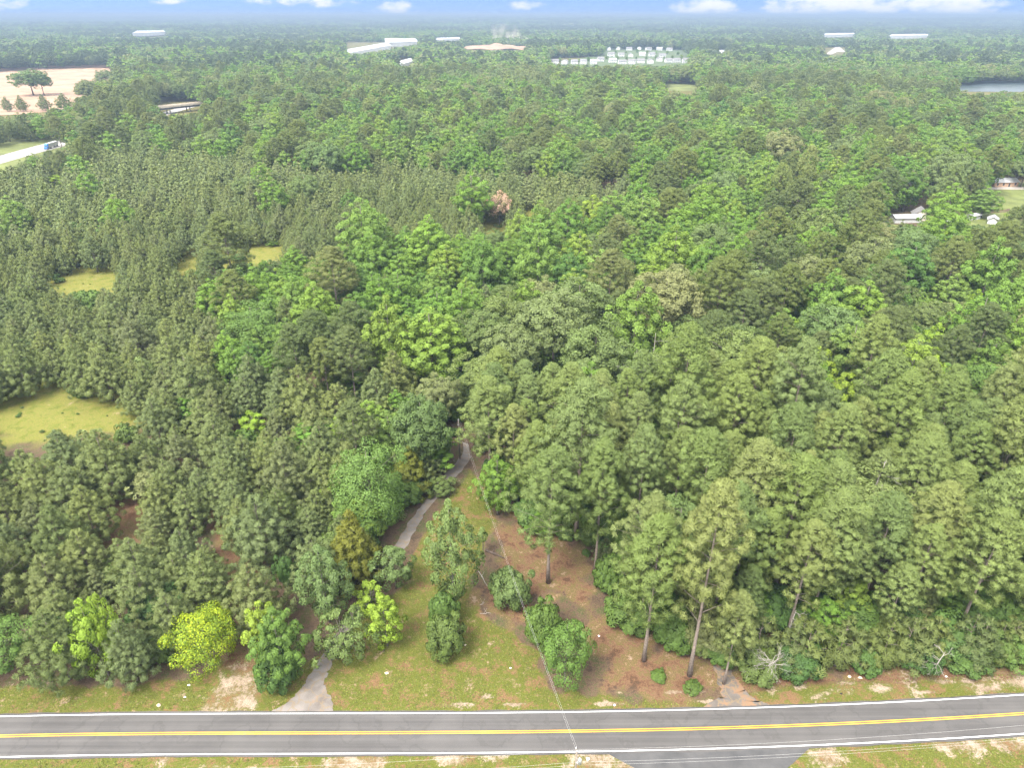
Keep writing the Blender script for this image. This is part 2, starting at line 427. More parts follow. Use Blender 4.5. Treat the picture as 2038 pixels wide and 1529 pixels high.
NAMES = {'ppine': ('planted_pine_tree', 'pine tree'), 'tpine': ('tall_pine_tree', 'tall pine'), 'poplar': ('broadleaf_tree', 'broadleaf tree'), 'ypine': ('young_pine_tree', 'young pine'), 'mpine': ('grey_pine_tree', 'grey pine'),
 'oak': ('oak_tree', 'oak tree'), 'bright': ('young_broadleaf_tree', 'young tree'), 'yellow': ('yellow_green_tree', 'tree'),
 'dark': ('round_broadleaf_tree', 'broadleaf tree'), 'cedar': ('cedar_tree', 'cedar'), 'willow': ('pale_leaved_tree', 'tree'),
 'shrub': ('shrub', 'shrub'), 'greyshrub': ('shrub', 'shrub'), 'pink': ('blossoming_tree', 'tree')}
PRNG = random.Random(5)
def plant(sp_, x, y, h, w=None, label=None, group=None, var=None, lean=0):
    """one tree as a thing: an Empty at the foot, trunk and crown under it"""
    lst = T[sp_]; i = PRNG.randrange(len(lst)) if var is None else var % len(lst)
    th, tR, cm, tm = lst[i]
    name, cat = NAMES[sp_]
    o = empty(name, (x, y, 0), PRNG.random() * 6.283)
    if lean: o.rotation_euler = (lean * math.cos(PRNG.random() * 6), lean * math.sin(PRNG.random() * 6), o.rotation_euler[2])
    sz = h / th; sx = (w / 2 / tR) if w else sz * (.92 + .2 * PRNG.random())
    o.scale = (sx, sx, sz)
    for nm, me in (('trunk', tm), ('crown', cm)):
        c = bpy.data.objects.new(nm, me); COL.objects.link(c); c.parent = o
    tag(o, label, cat, group)
    return o

# ------------------------------------------------------------------ the ground
RT = np.array([G(u, v)[:2] for u, v in [(-10,1427),(250,1424),(500,1421),(750,1420),(1000,1420),(1260,1416.5),(1400,1413),(1520,1410),(1780,1397.5),(2048,1383.5)]])
RB = np.array([G(u, v)[:2] for u, v in [(-10,1508),(250,1504.5),(500,1501.5),(750,1500),(1000,1499),(1260,1496),(1400,1492),(1520,1488.5),(1780,1476),(2048,1461)]])
def edge(tab):
    c = np.polyfit(tab[:, 0], tab[:, 1], 4); x0, x1 = tab[0, 0], tab[-1, 0]; dc = np.polyder(c)
    def f(x):
        x = np.asarray(x, float); xc = np.clip(x, x0, x1)
        return np.polyval(c, xc) + np.polyval(dc, xc) * (x - xc)
    return f
road_n, road_s = edge(RT), edge(RB)

LAWN = gpoly([(-150,1440),(-150,1368),(290,1368),(400,1345),(470,1290),(560,1375),(610,1330),(650,1280),(720,1230),(800,1175),(825,1100),(850,1055),(895,985),(935,935),
              (965,960),(985,1030),(965,1090),(930,1180),(1010,1260),(1070,1300),(1090,1375),(1180,1385),(1440,1405),(1560,1362),(2150,1338),(2150,1440)])
STRAW = gpoly([(990,1062),(1030,1020),(1140,1070),(1180,1150),(1190,1180),(1240,1250),(1340,1280),(1470,1340),(1450,1385),(1300,1392),(1200,1370),(1170,1300),(1130,1210),(1060,1190),(1070,1230),(1010,1240),(950,1230),(940,1200),(985,1140)])
STRAW2 = gpoly([(1430,1345),(2150,1310),(2150,1350),(1600,1368),(1480,1375)])
MEAD = [gpoly(p) for p in ([(-120,880),(-120,790),(40,770),(60,745),(180,755),(300,810),(320,850),(120,880)],
        [(20,590),(40,545),(240,515),(420,480),(720,465),(730,505),(560,525),(420,560),(250,600),(120,610)],
        [(900,480),(930,425),(1080,400),(1190,395),(1150,430),(1050,450),(980,490)])]
GAPS = [gpoly(p) for p in ([(385,960),(450,960),(540,1190),(520,1330),(440,1330),(460,1200)], [(180,1100),(215,960),(320,950),(300,1020),(270,1090)])]
SANDS = [gpoly(p) for p in ([(320,1507),(420,1521),(560,1522),(700,1512),(800,1510),(880,1506),(1000,1508),(800,1522),(600,1535),(380,1540)],
        [(1150,1503),(1215,1500),(1265,1535),(1180,1540),(1120,1530)], [(1600,1493),(1650,1490),(1665,1515),(1640,1540),(1560,1540)],
        [(1850,1478),(2150,1462),(2150,1492),(1960,1497),(1870,1490)],
        [(1480,1390),(1700,1362),(2100,1352),(2150,1372),(1800,1382),(1550,1398)])]
GRAVEL = gpoly([(395,1420),(425,1375),(470,1325),(500,1330),(520,1380),(530,1418)])

def build_ground():
    def axis(lo, hi, step, far_lo, far_hi, grow=1.10):
        a = list(np.arange(lo, hi + step / 2, step)); s = step; x = a[-1]
        while x < far_hi: s *= grow; x += s; a.append(x)
        s = step; x = a[0]; b = []
        while x > far_lo: s *= grow; x -= s; b.append(x)
        return np.array(b[::-1] + a)
    xs = axis(-125, 125, .55, -42000, 42000, 1.12)
    ys = axis(44, 135, .5, -400, 60000, 1.06)
    X, Y = np.meshgrid(xs, ys); nx, ny = len(xs), len(ys)
    x, y = X.ravel(), Y.ravel()
    z = terrain(x, y)
    near = (y < 420) & (np.abs(x) < 420)
    rough = .16 * (vnoise(x, y, 3.1, 1) - .5) + .35 * (vnoise(x, y, 11, 2) - .5)
    sd = np.where(x == x, np.maximum(road_s(x) - y, y - road_n(x)), 0)      # metres outside the road lines
    z = z + np.where(near, rough * np.clip((sd - 1.2) / 5, 0, 1) - .05 * np.clip((1.0 - sd) / .6, 0, 1), 0)
    drv = np.zeros_like(x)
    for poly in DRIVES:
        d = polydist(x, y, poly); drv = np.maximum(drv, np.where(inpoly(x, y, poly), 1, np.clip(1 - d / 1.2, 0, 1)))
    z = z * (1 - drv * near) - .05 * drv * near
    def w(polys, soft, jit):
        r = np.zeros_like(x); q = near
        for p in polys:
            d = polydist(x[q], y[q], p); s = np.where(inpoly(x[q], y[q], p), d, -d)
            s = s + jit * (vnoise(x[q], y[q], 2.3, 11) - .5) * 2 + jit * (vnoise(x[q], y[q], 6, 12) - .5)
            r[q] = np.maximum(r[q], np.clip(.5 + s / soft, 0, 1))
        return r
    south = np.clip(.5 + (road_s(x) - y) / .5, 0, 1) * near
    grass = np.maximum(w([LAWN], 2.0, 1.0), south * .98)
    mead = np.maximum(w(MEAD, 6.0, 3.0), np.clip((y - 420) / 300, 0, .5))
    straw = np.maximum(w([STRAW], 4.5, 2.6) * .76, np.maximum(w([STRAW2], 2, 1.2) * .8, w(GAPS, 2.5, .8)))
    sand = np.maximum(w(SANDS[:4], 1.6, 1.4) * .62, w(SANDS[4:], 2.6, 2.0) * .46)
    sand = np.maximum(sand, w([GRAVEL], 2.2, 1.0) * .56)
    # worn strip of bare clay beside the pavement
    band = np.exp(-((y - road_n(x) - 3.2 - 1.2 * (vnoise(x, y * 0, 16, 31) - .5)) / .45) ** 2) * (x > -8) * np.clip(vnoise(x, y, 2.2, 33) * 2.2 - .7, 0, 1)
    band2 = np.exp(-((y - road_n(x) - 1.3) / .35) ** 2) * (x > -12) * np.clip(vnoise(x, y, 3.0, 35) * 2.4 - .9, 0, 1)
    sand = np.maximum(sand, np.maximum(band, band2) * near * .9)
    verts = np.stack([x, y, z], 1)
    idx = np.arange(nx * ny).reshape(ny, nx)
    f = np.stack([idx[:-1, :-1], idx[:-1, 1:], idx[1:, 1:], idx[1:, :-1]], -1).reshape(-1, 4)
    me = bpy.data.meshes.new('ground')
    me.vertices.add(len(verts)); me.vertices.foreach_set('co', verts.astype(np.float32).ravel())
    me.loops.add(f.size); me.loops.foreach_set('vertex_index', f.ravel().astype(np.int32))
    me.polygons.add(len(f)); me.polygons.foreach_set('loop_start', (np.arange(len(f)) * 4).astype(np.int32))
    me.update(calc_edges=True)
    a = me.attributes.new('zone', 'FLOAT_COLOR', 'POINT')
    a.data.foreach_set('color', np.stack([grass, straw, sand, mead], 1).astype(np.float32).ravel())
    me.shade_smooth()
    m, nt, b = new_mat('ground_cover'); N, L = nt.nodes, nt.links
    at = N.new('ShaderNodeAttribute'); at.attribute_name = 'zone'
    sep = N.new('ShaderNodeSeparateColor'); L.new(at.outputs['Color'], sep.inputs[0])
    tc = N.new('ShaderNodeTexCoord')
    def noise(s, d=6, r=.6):
        n = N.new('ShaderNodeTexNoise'); n.inputs['Scale'].default_value = s; n.inputs['Detail'].default_value = d; n.inputs['Roughness'].default_value = r
        L.new(tc.outputs['Object'], n.inputs['Vector']); return n.outputs[0]
    n1, n2, n3 = noise(.35), noise(2.2, 8, .7), noise(.09, 4)
    def ramp(v, stops):
        c = N.new('ShaderNodeValToRGB'); e = c.color_ramp.elements
        while len(e) < len(stops): e.new(.5)
        for i, (p_, col) in enumerate(stops): e[i].position = p_; e[i].color = (*col, 1)
        L.new(v, c.inputs[0]); return c.outputs[0]
    def mixc(f_, a_, b_):
        n = N.new('ShaderNodeMixRGB')
        L.new(f_, n.inputs[0]); L.new(a_, n.inputs[1]); L.new(b_, n.inputs[2]); return n.outputs[0]
    def sharpen(w_, nz, k=.5):
        a_ = N.new('ShaderNodeMath'); a_.operation = 'MULTIPLY_ADD'; L.new(nz, a_.inputs[0]); a_.inputs[1].default_value = k; 
        s_ = N.new('ShaderNodeMath'); s_.operation = 'SUBTRACT'; L.new(w_, s_.inputs[0]); s_.inputs[1].default_value = k * .5
        L.new(s_.outputs[0], a_.inputs[2])
        r = N.new('ShaderNodeMapRange'); r.interpolation_type = 'SMOOTHSTEP'; r.inputs['From Min'].default_value = .3; r.inputs['From Max'].default_value = .7
        L.new(a_.outputs[0], r.inputs['Value']); return r.outputs[0]
    half = N.new('ShaderNodeMath'); half.operation = 'MULTIPLY_ADD'; L.new(n2, half.inputs[0]); half.inputs[1].default_value = .38
    h2 = N.new('ShaderNodeMath'); h2.operation = 'MULTIPLY'; L.new(n1, h2.inputs[0]); h2.inputs[1].default_value = .62; L.new(h2.outputs[0], half.inputs[2])
    ct = N.new('ShaderNodeMapRange'); ct.inputs['From Min'].default_value = .36; ct.inputs['From Max'].default_value = .64; ct.inputs['To Min'].default_value = .22; ct.inputs['To Max'].default_value = .80; L.new(half.outputs[0], ct.inputs['Value'])
    mixn = ct.outputs[0]
    floor_ = ramp(mixn, [(.3, (.062,.045,.030)), (.5, (.105,.070,.046)), (.62, (.060,.070,.024)), (.75, (.090,.062,.042))])
    grass_ = ramp(mixn, [(.30, (.150,.088,.046)), (.40, (.128,.092,.036)), (.48, (.092,.095,.020)), (.58, (.074,.088,.014)), (.66, (.110,.100,.028)), (.76, (.175,.125,.066))])
    straw_ = ramp(mixn, [(.3, (.088,.048,.027)), (.42, (.128,.070,.040)), (.50, (.150,.090,.054)), (.57, (.108,.090,.030)), (.64, (.130,.088,.042)), (.74, (.19,.128,.078))])
    sand_ = ramp(mixn, [(.3, (.125,.088,.058)), (.5, (.190,.142,.100)), (.7, (.275,.215,.160))])
    mead_ = ramp(mixn, [(.3, (.090,.100,.018)), (.44, (.118,.132,.024)), (.54, (.150,.134,.038)), (.66, (.124,.138,.024)), (.76, (.175,.14,.05))])
    c = mixc(at.outputs['Alpha'], floor_, mead_)
    c = mixc(sharpen(sep.outputs[0], n2), c, grass_)
    c = mixc(sharpen(sep.outputs[1], mixn, .9), c, straw_)
    c = mixc(sharpen(sep.outputs[2], mixn, 1.7), c, sand_)
    n5 = noise(7.5, 5, .7)
    fr = N.new('ShaderNodeMapRange'); fr.inputs['From Min'].default_value = .3; fr.inputs['From Max'].default_value = .7; fr.inputs['To Min'].default_value = .5; fr.inputs['To Max'].default_value = 1.45
    L.new(n5, fr.inputs['Value']); fs_ = N.new('ShaderNodeVectorMath'); fs_.operation = 'SCALE'; L.new(c, fs_.inputs[0]); L.new(fr.outputs[0], fs_.inputs['Scale']); c = fs_.outputs[0]
    L.new(c, b.inputs['Base Color']); b.inputs['Roughness'].default_value = .95; b.inputs['Specular IOR Level'].default_value = .1
    bp = N.new('ShaderNodeBump'); bp.inputs['Strength'].default_value = .7; bp.inputs['Distance'].default_value = .25
    L.new(n2, bp.inputs['Height']); L.new(bp.outputs[0], b.inputs['Normal'])
    me.materials.append(m)
    o = bpy.data.objects.new('ground', me); COL.objects.link(o); tag(o, 'grassy and straw covered ground under road and forest', None, None, 'structure')
    return o

DL = [(537,1420),(575,1398),(600,1372),(606,1362),(620,1338),(637,1312),(672,1258),(715,1188),(757,1120),(790,1078),(812,1043),(835,1010),(880,950),(905,925),(922,902),(920,880)]
DR = [(666,1420),(660,1395),(648,1372),(646,1362),(652,1338),(664,1312),(695,1262),(738,1194),(783,1120),(811,1085),(830,1050),(846,1020),(898,957),(922,935),(936,912),(931,885)]
CL = [(1375,1417),(1430,1392),(1440,1385),(1425,1350),(1415,1310),(1395,1260)]
CR = [(1540,1411),(1505,1395),(1480,1372),(1462,1345),(1440,1305),(1418,1258)]
SL = [(1165,1497),(1212,1503),(1262,1530),(1262,1600)]
SR = [(1650,1481),(1612,1490),(1568,1530),(1568,1600)]
DRIVES = [gpoly(a + b[::-1]) for a, b in ((DL, DR), (CL, CR), (SL, SR))]
build_ground()

def asphalt(name, dark, light, crack=0.0, streak=True, moss=0.0, tracks=False, mossat=.60):
    m, nt, b = new_mat(name); N, L = nt.nodes, nt.links
    tc = N.new('ShaderNodeTexCoord')
    mp = N.new('ShaderNodeMapping'); mp.inputs['Scale'].default_value = (.018, 2.2, 1) if streak else (.5, .5, .5)
    L.new(tc.outputs['Object'], mp.inputs[0])
    n1 = N.new('ShaderNodeTexNoise'); n1.inputs['Scale'].default_value = 1.0; n1.inputs['Detail'].default_value = 5; L.new(mp.outputs[0], n1.inputs['Vector'])
    n2 = N.new('ShaderNodeTexNoise'); n2.inputs['Scale'].default_value = .16; n2.inputs['Detail'].default_value = 6; L.new(tc.outputs['Object'], n2.inputs['Vector'])
    n3 = N.new('ShaderNodeTexNoise'); n3.inputs['Scale'].default_value = 14; n3.inputs['Detail'].default_value = 3; L.new(tc.outputs['Object'], n3.inputs['Vector'])
    ad = N.new('ShaderNodeMath'); ad.operation = 'ADD'; L.new(n1.outputs[0], ad.inputs[0]); L.new(n2.outputs[0], ad.inputs[1])
    ad2 = N.new('ShaderNodeMath'); ad2.operation = 'MULTIPLY_ADD'; L.new(n3.outputs[0], ad2.inputs[0]); ad2.inputs[1].default_value = .55; L.new(ad.outputs[0], ad2.inputs[2])
    mr = N.new('ShaderNodeMapRange'); mr.inputs['From Min'].default_value = .95; mr.inputs['From Max'].default_value = 1.6
    L.new(ad2.outputs[0], mr.inputs['Value'])
    mx = N.new('ShaderNodeMixRGB'); mx.inputs[1].default_value = (*dark, 1); mx.inputs[2].default_value = (*light, 1); L.new(mr.outputs[0], mx.inputs[0])
    col = mx.outputs[0]
    if tracks:
        ac = N.new('ShaderNodeAttribute'); ac.attribute_name = 'across'
        def mt(op, a, b_=0.0):
            n = N.new('ShaderNodeMath'); n.operation = op
            for i, q in enumerate((a, b_)):
                if isinstance(q, (int, float)): n.inputs[i].default_value = q
                else: L.new(q, n.inputs[i])
            return n.outputs[0]
        wv = mt('COSINE', mt('MULTIPLY', ac.outputs['Fac'], 2 * math.pi * 4))      # four wheel paths
        ce = mt('LESS_THAN', mt('ABSOLUTE', mt('SUBTRACT', n2.outputs[0], .5)), .012)
        k_ = mt('ADD', 1.0, mt('MULTIPLY', wv, -.055)); k_ = mt('SUBTRACT', k_, mt('MULTIPLY', ce, .10))
        tk = N.new('ShaderNodeVectorMath'); tk.operation = 'SCALE'; L.new(col, tk.inputs[0]); L.new(k_, tk.inputs['Scale']); col = tk.outputs[0]
    if crack:
        vo = N.new('ShaderNodeTexVoronoi'); vo.feature = 'DISTANCE_TO_EDGE'; vo.inputs['Scale'].default_value = .55
        wn = N.new('ShaderNodeTexNoise'); wn.inputs['Scale'].default_value = 1.4; wn.inputs['Detail'].default_value = 4; L.new(tc.outputs['Object'], wn.inputs['Vector'])
        va = N.new('ShaderNodeVectorMath'); va.operation = 'MULTIPLY_ADD'; va.inputs[1].default_value = (1.2,) * 3
        L.new(wn.outputs['Color'], va.inputs[0]); L.new(tc.outputs['Object'], va.inputs[2]); L.new(va.outputs[0], vo.inputs['Vector'])
        cm = N.new('ShaderNodeMapRange'); cm.inputs['From Min'].default_value = .02; cm.inputs['From Max'].default_value = .075
        cm.inputs['To Min'].default_value = crack; cm.inputs['To Max'].default_value = 0
        L.new(vo.outputs[0], cm.inputs['Value'])
        m2 = N.new('ShaderNodeMixRGB'); L.new(cm.outputs[0], m2.inputs[0]); L.new(col, m2.inputs[1]); m2.inputs[2].default_value = (.17, .125, .075, 1); col = m2.outputs[0]
    if moss:
        n4 = N.new('ShaderNodeTexNoise'); n4.inputs['Scale'].default_value = .5; n4.inputs['Detail'].default_value = 7; n4.inputs['Roughness'].default_value = .65
        L.new(tc.outputs['Object'], n4.inputs['Vector'])
        r = N.new('ShaderNodeMapRange'); r.inputs['From Min'].default_value = mossat; r.inputs['From Max'].default_value = mossat + .08; r.inputs['To Max'].default_value = moss
        L.new(n4.outputs[0], r.inputs['Value'])
        m3 = N.new('ShaderNodeMixRGB'); L.new(r.outputs[0], m3.inputs[0]); L.new(col, m3.inputs[1]); m3.inputs[2].default_value = (.20, .12, .07, 1); col = m3.outputs[0]
    L.new(col, b.inputs['Base Color']); b.inputs['Roughness'].default_value = .85; b.inputs['Specular IOR Level'].default_value = .25
    return m
M['road'] = asphalt('worn_asphalt', (.058,.055,.054), (.092,.087,.084), .0, True, 0, True)
M['drive'] = asphalt('cracked_driveway', (.105,.090,.080), (.20,.18,.165), .6, False, .7)
M['newasphalt'] = asphalt('newer_asphalt', (.045,.045,.047), (.085,.083,.083), 0, False)
def paint(name, col, worn):
    m, nt, b = new_mat(name); N, L = nt.nodes, nt.links
    tc = N.new('ShaderNodeTexCoord'); n = N.new('ShaderNodeTexNoise'); n.inputs['Scale'].default_value = 5; n.inputs['Detail'].default_value = 5
    L.new(tc.outputs['Object'], n.inputs['Vector'])
    r = N.new('ShaderNodeMapRange'); r.inputs['From Min'].default_value = .56; r.inputs['From Max'].default_value = .75; r.inputs['To Max'].default_value = worn
    L.new(n.outputs[0], r.inputs['Value'])
    mx = N.new('ShaderNodeMixRGB'); mx.inputs[1].default_value = (*col, 1); mx.inputs[2].default_value = (.2, .19, .18, 1); L.new(r.outputs[0], mx.inputs[0])
    L.new(mx.outputs[0], b.inputs['Base Color']); b.inputs['Roughness'].default_value = .6
    return m
M['white'] = paint('white_road_paint', (.74, .74, .76), .6); M['yellow_paint'] = paint('yellow_road_paint', (.70, .35, .010), .5)

def ribbon(name, xs, fa, fb, z, mat, parent=None):
    v = []; f = []
    for i, x in enumerate(xs):
        v += [(x, float(fa(x)), z), (x, float(fb(x)), z)]
        if i: f.append((2*i-2, 2*i, 2*i+1, 2*i-1))
    o = mesh_obj(name, v, f, mat, parent)
    a = o.data.attributes.new('across', 'FLOAT', 'POINT'); a.data.foreach_set('value', [i % 2 for i in range(len(v))])
    return o
XS = np.arange(-260, 261, 2.0)
rr = random.Random(3)
jn = {float(x): rr.uniform(-.10, .10) for x in XS}; js = {float(x): rr.uniform(-.10, .10) for x in XS}
road = tag(ribbon('road', XS, lambda x: road_s(x) - .42 + js[float(x)], lambda x: road_n(x) + .42 + jn[float(x)], .02, M['road']), 'two lane grey asphalt road along the foot of the picture', None, None, 'structure')
XL = np.arange(-260, 261, 1.0)
mid = lambda x: (road_n(x) + road_s(x)) / 2 + .02
lw = .078
for fn in (lambda x: road_n(x), lambda x: road_s(x)):
    ribbon('edge_line', XL, lambda x, fn=fn: fn(x) - lw, lambda x, fn=fn: fn(x) + lw, .026, M['white'], road)
for off in (-.15, .15):
    ribbon('centre_line', XL, lambda x: mid(x) + off - .058, lambda x: mid(x) + off + .058, .026, M['yellow_paint'], road)
def strip(name, L_, R_, z, mat, label, jit=.12, sub=4, kind='structure'):
    rj = random.Random(len(L_) * 7 + int(L_[0][0])); v = []; f = []; ncol = 5; rows = []
    for i in range(len(L_) - 1):
        for k in range(sub):
            t = k / sub; rows.append([np.array(G(*(L_[i][q] * (1 - t) + L_[i+1][q] * t for q in (0, 1)))), np.array(G(*(R_[i][q] * (1 - t) + R_[i+1][q] * t for q in (0, 1))))])
    rows.append([np.array(G(*L_[-1])), np.array(G(*R_[-1]))])
    for a, b in rows:
        a = a + np.array([rj.uniform(-jit, jit), rj.uniform(-jit, jit), 0]); b = b + np.array([rj.uniform(-jit, jit), rj.uniform(-jit, jit), 0])
        for c in range(ncol):
            q = a + (b - a) * c / (ncol - 1); v.append((q[0], q[1], z))
    for i in range(len(rows) - 1):
        for c in range(ncol - 1): f.append((i*ncol+c, i*ncol+c+1, (i+1)*ncol+c+1, (i+1)*ncol+c))
    return tag(mesh_obj(name, v, f, mat), label, None, None, kind)
strip('driveway', DL, DR, .012, M['drive'], 'old cracked asphalt driveway leading from the road into the trees', .22, 5)
M['broken'] = asphalt('littered_asphalt', (.075,.064,.055), (.150,.132,.118), .8, False, .95, False, .50)
strip('broken_driveway', CL, CR, .010, M['broken'], 'broken asphalt driveway stub half buried in pine straw', .35, 5)
strip('side_road', SL, SR, .012, M['newasphalt'], 'dark asphalt side road joining from the bottom edge', .05, 4)

# ------------------------------------------------------------------ far sheets: fields, highway, water
def sheet(name, px, z, mat, label, sub=0):
    pts = [G(u, v) for u, v in px]
    v = [(p[0], p[1], z + float(terrain(p[0], p[1]))) for p in pts]
    return tag(mesh_obj(name, v, [tuple(range(len(v)))], mat), label, None, None, 'structure')
M['clay'] = simple('bare_clay', (.27,.17,.11), .95, .3, .03)
M['fieldgrass'] = simple('field_grass', (.10,.115,.03), .95, .35, .05)
M['lawn2'] = simple('house_lawn', (.11,.13,.035), .95, .3, .12)
M['concrete'] = simple('pale_concrete', (.26,.245,.23), .85, .12, .1)
M['gravel'] = simple('pale_gravel', (.28,.25,.22), .9, .2, .05)
sheet('bare_field', [(-160,240),(-160,142),(100,131),(232,129),(228,150),(175,170),(160,215),(60,226)], .3, M['clay'], 'graded bare clay site left of the highway trees')
sheet('far_field', [(1315,181),(1325,163),(1395,163),(1392,181)], .3, M['fieldgrass'], 'small pale green field beyond the broadleaf wood')
sheet('house_lawn', [(1950,420),(1960,366),(2100,360),(2100,425)], .05, M['lawn2'], 'mown lawn around the houses at the right edge')
sheet('house_drive', [(1950,377),(1950,371),(2100,372),(2100,378)], .1, M['gravel'], 'pale drive across the lawn at the right edge')
sheet('yard', [(1760,450),(1790,425),(1890,428),(2060,420),(2060,455),(1880,458)], .05, M['lawn2'], 'grass yard around the sheds behind the right hand wood')
sheet('highway_verge', [(-140,392),(-140,300),(45,266),(140,252),(180,258),(146,292),(24,332),(-60,378)], .05, M['fieldgrass'], 'mown grass bank beside the highway')
HW = [(-160,368,18),(-60,336,18),(25,311,18),(75,297,17),(128,284,15),(200,263,13),(300,235,11),(352,219,8),(385,210,7),(430,199,6)]
def highway():
    v, f = [], []
    for i, (u, q, t) in enumerate(HW):
        a = G(u, q + t * .45); b = G(u, q - t * .45); v += [(a[0], a[1], .15), (b[0], b[1], .15)]
        if i: f.append((2*i-2, 2*i-1, 2*i+1, 2*i))
    return tag(mesh_obj('highway', v, f, M['concrete']), 'pale concrete highway curving through the trees at far left', None, None, 'structure')
highway()
m, nt, b = new_mat('lake_water'); b.inputs['Base Color'].default_value = (.03,.045,.05,1); b.inputs['Roughness'].default_value = .32; b.inputs['Specular IOR Level'].default_value = .6
M['water'] = m
sheet('lake', [(1862,182),(1880,167),(1960,161),(2250,158),(2250,184)], .3, M['water'], 'pale lake between the woods at the right edge')

# ------------------------------------------------------------------ where trees must leave a view open (photograph pixels, farthest distance)
FAR = 1e9
OPEN = [
 ([(-200,1440),(-200,1378),(280,1378),(330,1360),(480,1335),(505,1345),(600,1330),(635,1245),(715,1165),(775,1060),(850,985),(905,915),(920,890),(935,890),(955,905),(985,985),(1015,1030),(1060,1070),(1140,1095),(1180,1160),(1230,1250),(1330,1300),(1440,1350),(1500,1372),(1640,1352),(2200,1338),(2200,1440)], FAR),
 ([(-60,815),(60,802),(70,768),(160,772),(180,805),(240,828),(292,838),(280,847),(200,842),(100,848),(40,860),(-60,860)], FAR),
 ([(62,552),(150,538),(225,528),(235,560),(150,588),(125,578)], FAR), ([(338,516),(405,503),(400,526),(342,534)], FAR), ([(425,496),(572,480),(560,510),(436,528)], FAR), ([(642,477),(706,470),(704,488),(645,491)], FAR),
 ([(1040,412),(1072,410),(1070,432),(1045,434)], FAR), ([(960,445),(1005,440),(1010,455),(965,460)], FAR),
 ([(412,1010),(436,1015),(468,1090),(500,1180),(488,1220),(468,1180),(445,1100)], FAR), ([(222,1015),(278,992),(258,1055),(218,1058)], FAR),
 ([(-160,236),(-160,150),(100,134),(226,132),(222,148),(160,163),(150,205),(60,222)], FAR),
 ([(-100,345),(-100,305),(40,280),(128,272),(132,290),(60,306),(15,326)], FAR), ([(314,200),(404,198),(404,216),(385,224),(314,224)], FAR),
 ([(688,72),(834,70),(834,86),(780,94),(740,102),(690,107)], 2900), ([(794,113),(824,113),(824,128),(794,130)], 1700), ([(922,82),(1048,82),(1048,98),(922,98)], 2400),
 ([(1096,114),(1200,110),(1205,96),(1208,84),(1345,86),(1372,110),(1368,128),(1205,128),(1096,127)], 2260),
 ([(1320,165),(1390,165),(1388,180),(1322,180)], FAR), ([(1878,168),(1960,163),(2200,160),(2200,180),(1915,180)], FAR),
 ([(1988,366),(2100,364),(2100,402),(2008,412),(1990,392)], FAR), ([(1966,352),(2003,352),(2003,374),(1966,374)], 560),
 ([(1768,410),(1850,410),(1852,446),(1768,448)], 450), ([(1918,418),(2002,418),(2002,452),(1918,448)], 450), ([(1878,432),(1902,432),(1902,448),(1878,448)], 450),
 ([(1638,92),(1684,92),(1684,108),(1638,108)], FAR), ([(262,59),(332,59),(332,71),(262,71)], 4400), ([(1638,65),(1702,65),(1702,72),(1638,72)], 4600), ([(1768,66),(1850,66),(1850,74),(1768,74)], 4400),
 ([(866,72),(918,72),(918,80),(866,80)], 3400), ([(1428,88),(1444,88),(1444,106),(1428,106)], 2100)]
NOTREE = [gpoly([(-300,1445),(-300,1376),(285,1376),(330,1356),(480,1310),(560,1330),(640,1235),(715,1165),(775,1060),(850,980),(910,905),(905,850),(945,850),(960,900),(1000,970),(1025,1030),(1150,1085),(1190,1150),(1240,1240),(1330,1290),(1440,1345),(1500,1368),(1640,1348),(2300,1332),(2300,1445)]),
          gpoly([(-60,815),(60,802),(70,768),(160,772),(180,805),(240,828),(292,838),(280,850),(40,866),(-60,866)]), gpoly([(1960,420),(1965,364),(2100,360),(2100,420)]), gpoly([(1775,450),(1790,428),(2000,425),(2000,450)])]
def blocked(x, y, h, R, sc=1.0):
    """does a tree of this size stand in front of something the photograph shows?"""
    x = np.asarray(x, float); y = np.asarray(y, float)
    bad = np.zeros(x.shape, bool); d = np.hypot(x, y); zt = terrain(x, y)
    for fz, fx in ((.12, 0), (.4, -.75), (.4, .75), (.65, -.6), (.65, .6), (.85, 0), (1.0, 0)):
        u, v = P(x + fx * R * sc, y, zt + fz * h)
        for poly, dm in OPEN:
            us = [p_[0] for p_ in poly]; vs = [p_[1] for p_ in poly]
            q = (u > min(us)) & (u < max(us)) & (v > min(vs)) & (v < max(vs)) & (d < dm)
            if q.any():
                k = np.where(q)[0]; bad[k] |= inpoly(u[k], v[k], poly)
    return bad

